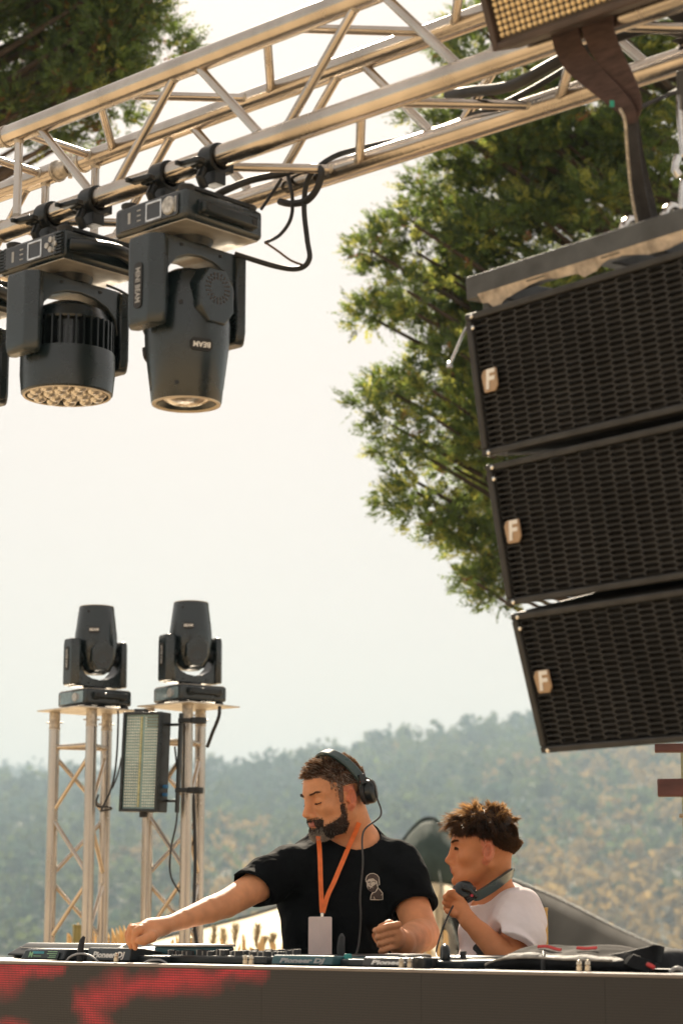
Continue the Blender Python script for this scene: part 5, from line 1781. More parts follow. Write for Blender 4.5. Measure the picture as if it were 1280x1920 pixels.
def build_head(B, H, boy=False):
    """H: frame of the head, face to local -Y, z = 0 at the eyes"""
    e = lambda c, r, k=0.02, op='u', rot=None: B.ell(c, r, k, op, H, rot)
    c = lambda a, b, ra, rb=None, k=0.012, op='u': B.cap(a, b, ra, rb, k, op, H)
    e((0, 0.015, 0.036), (0.075, 0.093, 0.084), 0.02)                 # skull
    e((0, -0.020, 0.028), (0.066, 0.069, 0.060), 0.03)                # forehead
    e((0, -0.026, -0.035), (0.058, 0.058, 0.066), 0.03)               # mid face
    jw = 0.046 if not boy else 0.040
    e((0, -0.044, -0.082), (jw, 0.040, 0.028), 0.03)                  # jaw
    for s in (-1, 1):
        c((s * 0.058, 0.002, -0.050), (s * 0.026, -0.064, -0.092), 0.015, 0.014, 0.025)   # jaw line
        e((s * 0.042, -0.056, -0.028), (0.023, 0.021, 0.019), 0.024)  # cheek bone
        c((s * 0.050, -0.066, 0.016), (s * 0.012, -0.087, 0.019), 0.009, 0.009, 0.016)     # brow ridge
        e((s * 0.032, -0.098, -0.003), (0.020, 0.018, 0.013), 0.014, 's')                  # eye socket
        e((s * 0.0320, -0.0755, -0.004), (0.0150, 0.0115, 0.0110), 0.004)                  # lid over the eye
        e((s * 0.0120, -0.0965, -0.0440), (0.0082, 0.0100, 0.0075), 0.006)                 # nostril wing
        # ear: a tilted shell with a hollow
        rt = RZ(s * R(28)) @ RX(R(-12))
        e((s * 0.0795, 0.010, -0.014), (0.0098, 0.0200, 0.0320), 0.006, 'u', rt)
        e((s * 0.0857, 0.0045, -0.011), (0.0078, 0.0112, 0.0205), 0.003, 's', rt)
        e((s * 0.0735, -0.003, -0.041), (0.0070, 0.0090, 0.0085), 0.006)                     # lobe
        c((s * 0.0735, -0.0060, -0.010), (s * 0.0745, -0.0050, -0.020), 0.0050, 0.0050, 0.005)  # tragus
    e((0, -0.087, -0.099), (0.0170, 0.0140, 0.0145), 0.018)           # chin
    e((0, -0.086, -0.014), (0.0105, 0.017, 0.030), 0.010)             # root of the nose
    if boy:
        c((0, -0.0835, 0.010), (0, -0.1060, -0.030), 0.0070, 0.0078, 0.010)
        e((0, -0.1110, -0.0375), (0.0088, 0.0092, 0.0080), 0.009)
    else:
        c((0, -0.0840, 0.012), (0, -0.1085, -0.026), 0.0075, 0.0080, 0.010)   # nose bridge
        e((0, -0.1135, -0.0370), (0.0090, 0.0098, 0.0088), 0.009)      # nose tip
    c((0, -0.090, -0.044), (0, -0.104, -0.0425), 0.0070, 0.0060, 0.008)   # base of the nose
    e((0, -0.084, -0.064), (0.025, 0.016, 0.018), 0.014)              # muzzle
    c((-0.012, -0.0968, -0.0610), (0.012, -0.0968, -0.0610), 0.0052, None, 0.007)   # upper lip
    c((0, -0.0990, -0.0605), (0, -0.1005, -0.0625), 0.0046, None, 0.005)
    c((-0.011, -0.0958, -0.0720), (0.011, -0.0958, -0.0720), 0.0058, None, 0.006)   # lower lip
    c((-0.022, -0.1055, -0.0665), (0.022, -0.1055, -0.0665), 0.0030, None, 0.004, 's')
    e((0, -0.1015, -0.0835), (0.016, 0.0065, 0.0060), 0.008, 's')     # hollow above the chin

def loc(H, P):
    m = np.array(H.to_3x3().normalized())
    return (P - np.array(H.translation)) @ m / H.to_scale()[0]

def strands(name, roots, dirs, lens, H, mats, parent, width, curl=0.0, seg=4, droop=0.0, seed=0, mi=None, bend=None):
    """ribbon hairs from root points; directions and bend in world space"""
    g2 = np.random.default_rng(seed)
    k = len(roots)
    d = dirs / np.linalg.norm(dirs, axis=1, keepdims=True)
    side = np.cross(d, g2.normal(0, 1, (k, 3)))
    side /= np.linalg.norm(side, axis=1, keepdims=True)
    ph = g2.uniform(0, 6.28, k)
    pts = []
    p = roots.copy()
    cur = d.copy()
    up = np.cross(side, d)
    for i in range(seg + 1):
        pts.append(p.copy())
        t = i / seg
        if bend is not None:
            cur = cur + bend / seg * (0.4 + t)
        cur = cur + np.array([0, 0, -droop / seg])
        if curl:
            cur = cur + side * (curl * np.cos(ph + t * 7.5))[:, None] + up * (curl * np.sin(ph + t * 7.5))[:, None]
        cur /= np.linalg.norm(cur, axis=1, keepdims=True)
        p = p + cur * (lens / seg)[:, None]
    V_, F_ = [], []
    wv = side
    for i in range(seg + 1):
        w = width * (1 - 0.75 * (i / seg) ** 1.5)
        V_.append(pts[i] - wv * w / 2)
        V_.append(pts[i] + wv * w / 2)
    vs = np.stack(V_, 1).reshape(-1, 3)
    base = (np.arange(k) * 2 * (seg + 1))[:, None]
    fs = np.concatenate([np.concatenate([base + 2 * i, base + 2 * i + 1, base + 2 * i + 3, base + 2 * i + 2], 1) for i in range(seg)])
    m_ = None if mi is None else np.tile(mi, seg)
    return npobj(name, vs, fs, mats, parent, mi=m_, smooth=False, kind='stuff')

def locks(P, count, g2, amp):
    c = P[g2.choice(len(P), count)]
    vec = g2.normal(0, 1, (count, 3)) * amp
    out = np.zeros_like(P)
    cen = np.zeros_like(P)
    for s in range(0, len(P), 2000):
        d = ((P[s:s + 2000, None, :] - c[None]) ** 2).sum(2)
        j = d.argmin(1)
        out[s:s + 2000] = vec[j]
        cen[s:s + 2000] = c[j] - P[s:s + 2000]
    return out, cen
def pick(L, nrm, mask, count, g2):
    idx = np.where(mask)[0]
    return g2.choice(idx, min(count, len(idx)) if len(idx) > count else len(idx), replace=False)

def vnormals(vs, fs):
    n = np.cross(vs[fs[:, 2]] - vs[fs[:, 0]], vs[fs[:, 3]] - vs[fs[:, 1]])
    out = np.zeros_like(vs)
    for k in range(4):
        np.add.at(out, fs[:, k], n)
    return out / (np.linalg.norm(out, axis=1, keepdims=True) + 1e-12)

def finger(B, pts, r0, r1, k=0.005):
    n = len(pts)
    rs = [r0 + (r1 - r0) * i / (n - 1) for i in range(n)]
    B.chain([tuple(p) for p in pts], rs, k)

# ================================================================== the man
def make_man():
    man = thing('person', 'bearded man in black t-shirt with orange lanyard reaching over the DJ gear', 'person', T((at(645, 1700, 6.12).x, 6.12, STAGE_Z)))
    off = np.array(man.matrix_world.translation)
    B = Body()
    H = T(at(627, 1492, 6.03)) @ RZ(R(-57)) @ RX(R(12)) @ RY(R(-3)) @ MX.Scale(0.945, 4)
    build_head(B, H)
    P = at
    neck0, neck1 = H @ V((0, 0.030, -0.050)), P(668, 1588, 6.12)
    B.cap(neck0, neck1, 0.056, 0.062, 0.025)
    rs, ls = P(535, 1630, 6.04), P(744, 1622, 6.10)
    re, rw = P(424, 1695, 5.84), P(310, 1736, 5.63)
    le, lw = P(792, 1752, 5.93), P(752, 1768, 5.70)
    chest = P(642, 1655, 6.13)
    B.ell(chest, (0.165, 0.110, 0.150), 0.05)
    B.ell(P(642, 1750, 6.12), (0.150, 0.115, 0.140), 0.06)
    B.cap(rs, ls, 0.050, 0.050, 0.04)
    B.cap(P(640, 1600, 6.14), neck1, 0.075, 0.055, 0.04)
    # right arm, stretched out to the deck
    B.chain([rs, rs.lerp(re, 0.5), re], [0.050, 0.044, 0.0375], 0.004)
    fa = re.lerp(rw, 0.28)
    B.chain([re, fa, re.lerp(rw, 0.7), rw], [0.0375, 0.0345, 0.0260, 0.0205], 0.004)
    kn = P(271, 1737, 5.575)
    B.cap(rw, kn.lerp(rw, 0.25), 0.0205, 0.019, 0.006)
    ax = (kn - rw).normalized()
    across = V((0.25, 0.85, 0.25)).normalized()      # knuckle row runs away from us
    for i, (w, zt) in enumerate(((-0.030, 0), (-0.010, 0), (0.010, 0), (0.028, 0))):
        B.cap(rw + across * w * 0.5, kn + across * w + V((0, 0, 0.002 - 0.003 * abs(i - 1))), 0.0165, 0.0118, 0.012)
    tip_z = P(252, 1778, 5.55).z
    f_pts = [  # index, middle, ring, little: knuckle, middle joint, end joint, tip
        (kn + across * -0.030, P(256, 1748, 5.545), P(253, 1764, 5.545), P(254, 1777, 5.545)),
        (kn + across * -0.010, P(248, 1742, 5.56), P(243, 1758, 5.56), P(246, 1775, 5.56)),
        (kn + across * 0.010, P(247, 1740, 5.59), P(240, 1752, 5.59), P(242, 1768, 5.59)),
        (kn + across * 0.028, P(250, 1742, 5.62), P(245, 1752, 5.62), P(248, 1764, 5.62))]
    for q in f_pts:
        finger(B, q, 0.0112, 0.0078)
    finger(B, (rw + V((-0.012, -0.016, -0.012)), P(284, 1756, 5.545), P(270, 1763, 5.53), P(261, 1764, 5.525)), 0.0155, 0.0095, 0.010)
    # left arm, bent, fist held up over the table
    B.chain([ls, ls.lerp(le, 0.5), le], [0.052, 0.049, 0.046], 0.004)
    B.chain([le, le.lerp(lw, 0.35), lw], [0.046, 0.045, 0.033], 0.004)
    pm = P(737, 1757, 5.645)
    B.cap(lw, pm, 0.031, 0.024, 0.015)
    B.ell(pm, (0.024, 0.026, 0.034), 0.012)
    for i in range(4):
        y0 = 1731 + i * 13.5
        mcp = P(746 - 1.5 * i, y0 + 3, 5.625 + 0.004 * i)
        pip = P(708 + (2 if i == 0 else 0) + 2.6 * i, y0 + 12 - 0.5 * i, 5.598 + 0.004 * i)
        dip = P(704 + 3.4 * i, y0 + 14 - 0.5 * i, 5.625 + 0.003 * i)
        tip = P(716 + 2.6 * i, y0 + 13 - 0.5 * i, 5.645)
        finger(B, (mcp, mcp.lerp(pip, 0.55) + V((0, -0.004, 0.002)), pip, dip, tip), 0.0102 - 0.0005 * i, 0.0084 - 0.0004 * i, 0.0022)
    finger(B, (P(748, 1746, 5.67), P(730, 1733, 5.66), P(714, 1738, 5.65)), 0.013, 0.0095, 0.008)
    vs, fs = sdf_mesh(B, np.array(P(225, 1830, 5.5)) * [1, 0, 1] + [0, 5.42, 0], np.array(P(830, 1390, 6.3)) * [1, 0, 1] + [0, 6.32, 0.02], 0.0030)
    L = loc(H, vs)
    fc = vs[fs].mean(1)
    Lf = loc(H, fc)
    inh = (np.abs(Lf) < [0.11, 0.14, 0.16]).all(1)
    x, y, z = Lf.T
    mi = np.zeros(len(fs), int)
    # shaved sides, beard shadow, lips
    hairline = np.where(y < -0.03, 0.062 - 0.9 * np.maximum(0, np.abs(x) - 0.045), np.where(y < 0.015, 0.030, np.where(y < 0.055, -0.002, -0.035)))
    hl = (z > hairline) & (y > -0.085)
    tem = (np.abs(x) > 0.050) & (y > -0.042) & (z > -0.030 + 0.35 * np.abs(y - 0.0)) & (y < 0.06) & (np.abs(x) < 0.0775)
    mi[inh & (hl | tem & (y > -0.03)) & ~((np.abs(x) > 0.066) & (y > -0.014) & (y < 0.040) & (z < 0.026))] = 2
    def beard_zone(x, y, z):
        ax_ = np.abs(x)
        edge = -0.052 - 0.40 * np.maximum(0, -(y + 0.022))            # cheek line falls towards the mouth
        side_ = (ax_ > 0.026) & (z < edge) & (y < -0.012)
        side_ |= (ax_ > 0.050) & (z < -0.020) & (y < -0.012) & (y > -0.030)
        chin = (z < -0.0775) & (y < 0.0)
        mous = (z < -0.0495) & (z > -0.0600) & (y < -0.072) & (ax_ < 0.030)
        corner = (ax_ > 0.0165) & (ax_ < 0.034) & (z < -0.054) & (y < -0.045)
        zone = (side_ | chin | mous | corner) & (z > -0.112)
        lip = (z < -0.0585) & (z > -0.0770) & (ax_ < 0.0165) & (y < -0.088)
        return zone & ~lip
    bz = beard_zone(x, y, z) & beard_zone(x, y + 0.004, z + 0.007) & inh
    mi[bz] = 3
    lipz = inh & (z < -0.0585) & (z > -0.0765) & (np.abs(x) < 0.0165) & (y < -0.0935)
    mi[lipz] = 1
    ear = inh & (np.abs(x) > 0.0735) & (y > -0.014) & (y < 0.040) & (z < 0.022) & (z > -0.055)
    mi[ear] = 4
    npobj('body', vs - off, fs, [SKINM, LIPS, SCALP, STUB, EARM], man, mi=mi)
    nrm = vnormals(vs, fs)
    g2 = np.random.default_rng(4)
    Hm = np.array(H.to_3x3().normalized())
    X, Y, Z = L.T
    near = (np.abs(L) < [0.1, 0.13, 0.16]).all(1)
    # hair on top: swept forward and up, short
    crown_z = np.where(Y < 0.0, 0.058, 0.055 - 0.25 * np.maximum(0, Y))
    top = near & (Z > crown_z - 0.004) & (Y > -0.088) & (np.abs(X) < 0.0725)
    top &= ~((Y < -0.055) & (Z < 0.066))
    i = g2.choice(np.where(top)[0], 8500)
    n_ = nrm[i]
    fwd = Hm @ np.array([0.30, -1.0, 0.10])
    lx, ly, lz = L[i].T
    ln = 0.011 + 0.016 * np.clip((-ly + 0.02) / 0.09, 0, 1) * np.clip((lz - .05) / .05, .2, 1)
    clump, cen = locks(vs[i], 170, g2, 0.20)
    dr = n_ * 0.50 + fwd * 0.75 + clump + cen * 24 + g2.normal(0, 0.09, (len(i), 3))
    strands('hair', vs[i] - off, dr, ln * g2.uniform(0.7, 1.3, len(i)), H, [HAIRM, HAIRG], man, 0.0017, curl=0.05, droop=0.15, seed=1, mi=(g2.random(len(i)) < 0.22).astype(int))
    # clipped sides
    sid = near & (Z > np.where(Y < 0.015, 0.022, np.where(Y < 0.06, -0.004, -0.030))) & (Z <= crown_z + 0.006) & (Y > -0.050 + 0.1 * (np.abs(X) < .06)) & (np.abs(X) < 0.0785)
    sid |= near & (np.abs(X) > 0.054) & (Y > -0.040) & (Y < -0.010) & (Z > -0.02) & (Z < 0.06) & (np.abs(X) < 0.0765)
    sid &= ~((np.abs(X) > 0.064) & (Y > -0.014) & (Y < 0.040) & (Z < 0.026))
    i = g2.choice(np.where(sid)[0], 5200)
    fade = np.clip((L[i][:, 2] + 0.01) / 0.06, 0.12, 1)
    strands('clipped_hair', vs[i] - off, nrm[i] * 0.45 + Hm @ np.array([0, 0.15, -0.7]) + g2.normal(0, .2, (len(i), 3)), 0.0085 * fade * g2.uniform(.7, 1.2, len(i)), H, [HAIRM, HAIRG], man, 0.0013, seed=2, seg=2, mi=(g2.random(len(i)) < 0.34).astype(int))
    # beard, greying at the chin
    bzv = beard_zone(X, Y, Z) & near
    core = beard_zone(X, Y, Z + 0.006) & bzv
    i = np.concatenate([g2.choice(np.where(core)[0], 6500), g2.choice(np.where(bzv)[0], 2600)])
    lx, ly, lz = L[i].T
    chin = (lz < -0.076) & (ly < -0.055)
    mous = (lz > -0.062) & (ly < -0.070)
    ln = np.where(chin, 0.0115, np.where(mous, 0.0065, 0.0048)) * g2.uniform(0.6, 1.25, len(i))
    ln = np.where((ly > -0.045) & ~chin, ln * 0.7, ln)
    dr = nrm[i] * 0.55 + Hm @ np.array([0, -0.1, -0.75]) + g2.normal(0, 0.16, (len(i), 3))
    grey = chin & (np.abs(lx) < 0.034) & (g2.random(len(i)) < np.clip((-lz - 0.076) * 50, 0, .9))
    grey |= g2.random(len(i)) < 0.05
    strands('beard', vs[i] - off, dr, ln, H, [BEARD, HAIRG], man, 0.0015, curl=0.06, seed=3, mi=grey.astype(int))
    # brows and lashes
    for s in (-1, 1):
        t = g2.uniform(0, 1, 150)
        q = np.stack([s * (0.014 + 0.036 * t), -0.1 + 0 * t, 0.0155 + 0.006 * np.sin(t * 2.2) + g2.normal(0, .0014, 150)], 1)
        tree_ = BVH_of(vs, fs) if 'BVH_of' in globals() else None
        q[:, 1] = -0.1035 + 0.020 * t ** 1.6
        qq = (np.array(H.translation) + (q * H.to_scale()[0]) @ Hm.T)
        hit = [man_bvh(vs, fs, p, Hm @ np.array([0, 1.0, 0])) for p in qq]
        qq = np.array([h if h is not None else p for h, p in zip(hit, qq)])
        strands('eyebrow', qq - off, np.tile(Hm @ np.array([s * 0.9, -0.35, 0.1]), (150, 1)) + g2.normal(0, .18, (150, 3)), np.full(150, 0.0080), H, [BEARD], man, 0.0010, seg=2, seed=5)
        t = np.linspace(0, 1, 60)
        q = np.stack([s * (0.019 + 0.026 * t), np.full(60, -0.104), -0.0095 - 0.002 * np.sin(t * 3.14)], 1)
        qq = (np.array(H.translation) + (q * H.to_scale()[0]) @ Hm.T)
        hit = [man_bvh(vs, fs, p, Hm @ np.array([0, 1.0, 0])) for p in qq]
        qq = np.array([h if h is not None else p for h, p in zip(hit, qq)])
        strands('eyelash', qq - off, np.tile(Hm @ np.array([s * 0.25, -0.8, -0.45]), (60, 1)) + g2.normal(0, .12, (60, 3)), np.full(60, 0.0055), H, [BEARD], man, 0.0018, seg=2, seed=6)
    # ---- shirt
    S = Body()
    S.ell(chest, (0.180, 0.128, 0.165), 0.05)
    S.ell(P(640, 1735, 6.115), (0.172, 0.138, 0.165), 0.07)
    S.ell(P(640, 1850, 6.12), (0.172, 0.132, 0.140), 0.06)
    S.cap(rs + V((0.01, 0, 0)), ls, 0.061, 0.061, 0.04)
    S.cap(P(640, 1602, 6.14), P(668, 1582, 6.13), 0.088, 0.070, 0.04)
    rse, lse = rs.lerp(re, 0.60), ls.lerp(le, 0.66)
    S.chain([rs, rs.lerp(re, 0.3), rse + (rse - rs) * 0.3], [0.061, 0.059, 0.060], 0.035)
    S.chain([ls, ls.lerp(le, 0.3), lse + (lse - ls) * 0.3], [0.063, 0.065, 0.070], 0.035)
    def folds(Q):
        q = Q - np.array(chest)
        w = 0.0065 * (0.6 - np.abs(np.sin(q[:, 2] * 17 + 13 * q[:, 0] + 1.8 * np.sin(q[:, 0] * 21)))) * np.clip(np.abs(q[:, 0]) / 0.12, 0.15, 1)
        w += 0.0030 * np.sin((q[:, 0] * 0.9 + q[:, 2] * 0.6) * 62 + 3 * np.sin(q[:, 2] * 17)) * (np.abs(q[:, 0]) > 0.10)
        return w
    S.wob(folds)
    # openings
    S.lplane(rse, rse - rs + V((0.05, 0, -0.04)), rse + (rse - rs) * 0.3, 0.16)
    S.lplane(lse, lse - ls + V((0.0, 0, -0.02)), lse + (lse - ls) * 0.3, 0.15)
    S.cap(rs.lerp(re, 0.42), re, 0.048, 0.052, 0.006, 's')
    S.cap(ls.lerp(le, 0.46), le, 0.052, 0.058, 0.006, 's')
    S.cap(neck1 + V((0, -0.018, -0.010)), neck1 + V((-0.02, -0.07, 0.10)), 0.068, 0.080, 0.006, 's')
    S.plane(P(640, 1905, 6.1), (0, 0, -1))
    sv, sf = sdf_mesh(S, np.array(P(430, 1930, 5.8)) * [1, 0, 1] + [0, 5.75, 0], np.array(P(830, 1540, 6.3)) * [1, 0, 1] + [0, 6.36, 0.02], 0.0042)
    shirt = npobj('t_shirt', sv - off, sf, TSB, man)
    # hem stitching on the sleeves is too fine to see; legs and shoes are hidden behind the booth
    Lg = Body()
    zf = STAGE_Z
    hip = P(640, 1880, 6.12)
    Lg.ell(hip, (0.165, 0.125, 0.13), 0.05)
    for s in (-1, 1):
        h_ = V((hip.x + s * 0.085, 6.12, hip.z - 0.05))
        k_ = V((hip.x + s * 0.10, 6.10, zf + 0.50))
        a_ = V((hip.x + s * 0.11, 6.14, zf + 0.09))
        Lg.chain([h_, k_, a_], [0.095, 0.066, 0.055], 0.03)
    Lg.plane(V((0, 0, zf + 0.07)), (0, 0, -1))
    lv, lf = sdf_mesh(Lg, (hip.x - 0.30, 5.9, zf + 0.03), (hip.x + 0.30, 6.34, hip.z + 0.16), 0.010)
    npobj('trousers', lv - off, lf, JEAN, man)
    for s in (-1, 1):
        Sh = Body()
        Sh.ell((hip.x + s * 0.11, 6.16, zf + 0.05), (0.045, 0.07, 0.05), 0.03)
        Sh.ell((hip.x + s * 0.12, 6.03, zf + 0.035), (0.046, 0.11, 0.04), 0.04)
        Sh.plane(V((0, 0, zf + 0.002)), (0, 0, -1))
        v_, f_ = sdf_mesh(Sh, (hip.x + s * 0.115 - 0.08, 5.88, zf - 0.02), (hip.x + s * 0.115 + 0.08, 6.27, zf + 0.13), 0.008)
        npobj('shoe', v_ - off, f_, SHOE, man)
    return man, H, vs, fs, sv, sf, shirt, off
_bv = {}
def man_bvh(vs, fs, p, d):
    key = id(vs)
    if key not in _bv:
        _bv[key] = BVHTree.FromPolygons([tuple(v) for v in vs], [tuple(int(i) for i in f) for f in fs])
    h = _bv[key].ray_cast(V(p), V(d), 0.3)
    return None if h[0] is None else np.array(h[0])
man, MH, mv, mf, sv, sf, mshirt, moff = make_man()
def on_surface(vs, fs, px, py, lift_=0.002, far=None):
    """point on a body surface seen at that photo pixel, lifted off it"""
    o = V((0, 0, CAMZ))
    d = (at(px, py, 1.0) - o).normalized()
    key = id(vs)
    if key not in _bv:
        man_bvh(vs, fs, (0, 0, 0), (0, 0, 1))
    h = _bv[key].ray_cast(o, d)
    if h[0] is None:
        return None
    return h[0] + h[1] * lift_

# ---- lanyard and name card
ORG = mat('lanyard_orange', (0.90, 0.20, 0.045), 0.6, var=0.06, scale=60, bump=0.15, bscale=300)
lan = thing('lanyard', "orange lanyard with blank pinkish name card round the man's neck", 'lanyard')
def lan_strap(pts, w=0.013):
    P_ = []
    for px, py in pts:
        q = on_surface(sv, sf, px, py, 0.009)
        q2 = on_surface(mv, mf, px, py, 0.006)
        c = [a for a in (q, q2) if a is not None]
        P_.append(min(c, key=lambda a: a.y) if c else at(px, py, 6.0))
    for i in range(1, len(P_) - 1):     # taut strap: smooth out the small dips
        P_[i] = P_[i] * 0.8 + (P_[i - 1] + P_[i + 1]) * 0.1
    vs_, fs_ = ribbon(spline(P_, 5), w, V((1, 0, 0)), 0.0022)
    MB().add(vs_, fs_).build('strap', ORG, lan, ang=60)
    return P_
pA = lan_strap([(597, 1566), (599, 1600), (601, 1640), (604, 1680), (605, 1712)])
pB = lan_strap([(671, 1541), (666, 1556), (660, 1572), (653, 1590), (645, 1610), (636, 1630), (626, 1655), (615, 1680), (606, 1712)])
cp = pA[-1] + V((0, -0.010, 0))
clipm = MB()
clipm.box(cp + V((0, 0, -0.008)), (0.009, 0.006, 0.016))
clipm.tube([cp + V((0, 0, -0.014)), cp + V((0.001, -0.002, -0.026)), cp + V((0, 0, -0.034))], 0.0035, n=8)
clipm.build('clip', STEEL, lan, bevel=0.001)
c0 = at(600, 1757, cp.y - 0.012)
CARD = mat('card_pink_grey', (0.82, 0.70, 0.67), 0.45, var=0.05, scale=12)
cd_ = MB().prism(rrect(0.0645, 0.110, 0.004), -0.0012, 0.0012, T(c0) @ RZ(R(3)) @ RX(math.pi / 2 + R(4)))
card = cd_.build('name_card', CARD, lan, bevel=0.0006)
MB().prism(rrect(0.012, 0.005, 0.002), 0.0013, 0.0017, T(c0 + V((0, 0, 0.050))) @ RX(math.pi / 2 + R(4))).build('card_slot', RUB, card)

# ---- printed emblem on the chest: bearded man in a knitted cap, line drawing
INK = mat('emblem_cream', (0.62, 0.56, 0.47), 0.85, var=0.06, scale=60)
INKB = mat('emblem_brown', (0.085, 0.065, 0.055), 0.85)
emb = bpy.data.objects.new('printed_emblem', None)
COL.objects.link(emb)
emb.parent = mshirt
def q_em(x, y):                 # emblem grid 0..100 x 0..140 to the photo's place on the shirt
    return 684 + x * 0.355, 1637 + y * 0.362
def decal(name, poly, matl, lift_):
    P2 = [q_em(x, y) for x, y in poly]
    P3 = [on_surface(sv, sf, px, py, lift_) for px, py in P2]
    cx_, cy_ = sum(p[0] for p in P2) / len(P2), sum(p[1] for p in P2) / len(P2)
    P3 = [p for p in P3 if p is not None]
    me = bpy.data.meshes.new(name)
    me.from_pydata([tuple(V(p) - V(moff)) for p in P3], [], [tuple(range(len(P3)))])
    me.materials.append(matl)
    me.update()
    o = bpy.data.objects.new(name, me)
    COL.objects.link(o)
    o.parent = emb
    return o
def line(name, pts, w, matl, lift_):
    P3 = [on_surface(sv, sf, *q_em(x, y), lift_) for x, y in pts]
    P3 = [p - V(moff) for p in P3 if p is not None]
    if len(P3) < 2: return
    vs_, fs_ = [], []
    for i, p in enumerate(P3):
        t = (P3[min(i + 1, len(P3) - 1)] - P3[max(i - 1, 0)]).normalized()
        s_ = t.cross(V((0, -1, 0))).normalized() * (w / 2)
        vs_ += [p - s_, p + s_]
    fs_ = [(2 * i, 2 * i + 1, 2 * i + 3, 2 * i + 2) for i in range(len(P3) - 1)]
    o = MB().add(vs_, fs_).build(name, matl, emb, smooth=False)
cap_ = [(4, 48), (2, 34), (8, 16), (24, 4), (44, 2), (62, 10), (74, 26), (78, 48), (80, 62), (70, 66), (62, 44), (40, 30), (18, 34)]
face = [(6, 48), (18, 35), (40, 31), (60, 44), (66, 62), (60, 76), (44, 96), (28, 98), (16, 88), (8, 70)]
beard = [(12, 66), (20, 74), (34, 74), (50, 62), (62, 56), (62, 76), (46, 97), (28, 99), (16, 88)]
coat = [(26, 138), (30, 116), (36, 104), (52, 100), (70, 76), (84, 88), (98, 104), (98, 136), (70, 139)]
decal('cap_print', cap_, INKB, 0.0020)
decal('face_print', face, INK, 0.0024)
decal('beard_print', beard, INKB, 0.0028)
decal('coat_print', coat, INKB, 0.0020)
line('outline', cap_ + cap_[:1], 0.0022, INK, 0.0032)
line('outline', coat + coat[:1], 0.0022, INK, 0.0032)
line('outline', [(70, 78), (62, 98), (44, 122), (36, 106)], 0.0024, INK, 0.0034)
line('outline', [(44, 122), (50, 138)], 0.0020, INK, 0.0034)
line('outline', [(84, 130), (88, 116), (97, 106)], 0.0018, INK, 0.0034)
line('outline', [(64, 60), (72, 76), (56, 100), (34, 104)], 0.0026, INK, 0.0034)
line('brow_print', [(14, 50), (24, 47), (28, 49)], 0.0028, INKB, 0.0034)
line('brow_print', [(34, 48), (46, 45), (56, 49)], 0.0028, INKB, 0.0034)
line('nose_print', [(28, 50), (24, 64), (32, 66)], 0.0016, INKB, 0.0034)
line('mouth_print', [(22, 80), (32, 78), (42, 80)], 0.0026, INK, 0.0034)

# ---- headphones on the man's head
def headphones(label, Hm_, near_side, band_r, tilt, cup_c, cup_n, cup_r, band=True):
    t = thing('headphones', label, 'headphones')
    return t
hp = thing('headphones', "black headphones worn over the man's head with the cup behind his ear", 'headphones')
HPT = mat('headband_teal_black', (0.022, 0.050, 0.050), 0.30, var=0.12, scale=20, coat=0.3)
arc = []
for i in range(25):
    a_ = R(-14 + 208 * i / 24)
    x, z = 0.0965 * math.cos(a_), 0.028 + 0.104 * math.sin(a_)
    yb = 0.044 - 0.050 * max(0, math.sin(a_))
    arc.append(MH @ V((x, yb, z)))
vs_, fs_ = ribbon(arc, [0.026] * 25, [MH.to_3x3() @ V((0, 1, 0.25))] * 25, 0.011)
MB().add(vs_, fs_).build('headband', HPT, hp, bevel=0.003)
for s in (1, -1):
    c_ = MH @ V((s * 0.086, 0.062, -0.008))
    ax_ = MH.to_3x3() @ V((s * 0.75, 0.65, -0.05))
    cf = frame(c_, ax_)
    MB().lathe([(0.0, -0.018), (0.026, -0.018), (0.034, -0.014), (0.036, -0.004), (0.030, 0.0)], 28, cf).build('ear_pad', RUB, hp)
    cupo = MB().lathe([(0.033, 0.0), (0.034, 0.004), (0.033, 0.016), (0.027, 0.022), (0.012, 0.024), (0.0, 0.024)], 28, cf).build('ear_cup', BLK, hp)
    hy = MB()
    hy.tube([MH @ V((s * 0.096, 0.044, 0.034)), MH @ V((s * 0.106, 0.054, 0.016)), MH @ V((s * 0.108, 0.068, -0.010))], 0.006, n=8)
    hy.box(MH @ V((s * 0.101, 0.040, 0.032)), (0.016, 0.022, 0.030), rot=MH)
    hy.build('hinge', BLK, hp, bevel=0.002)
    MB().cyl(MH @ V((s * 0.104, 0.034, 0.026)), MH @ V((s * 0.108, 0.033, 0.026)), 0.0045, n=10).build('red_dot', mat('red_dot', (0.5, 0.03, 0.06), 0.4), hp)
c_ = MH @ V((0.112, 0.072, -0.030))
lead = [MH @ V((0.104, 0.048, 0.038)), MH @ V((0.122, 0.064, 0.014)), c_, c_ + V((0.010, -0.02, -0.05)), at(681, 1560, 5.93), at(680, 1620, 5.915), at(675, 1680, 5.915), at(676, 1720, 5.92), at(672, 1770, 5.92), at(664, 1797, 5.80)]
cable('headphone_lead', lead, 0.0026, "thin black lead running from the man's headphones down his shirt", matl=mat('lead_charcoal', (0.055, 0.055, 0.055), 0.45))
tcable('black lead curling on the table beside the teal stick', [(655, 1796, GB + .08), (668, 1799, GB + .06), (690, 1800, GB + .10), (730, 1801, GB + .16)], 0.003)

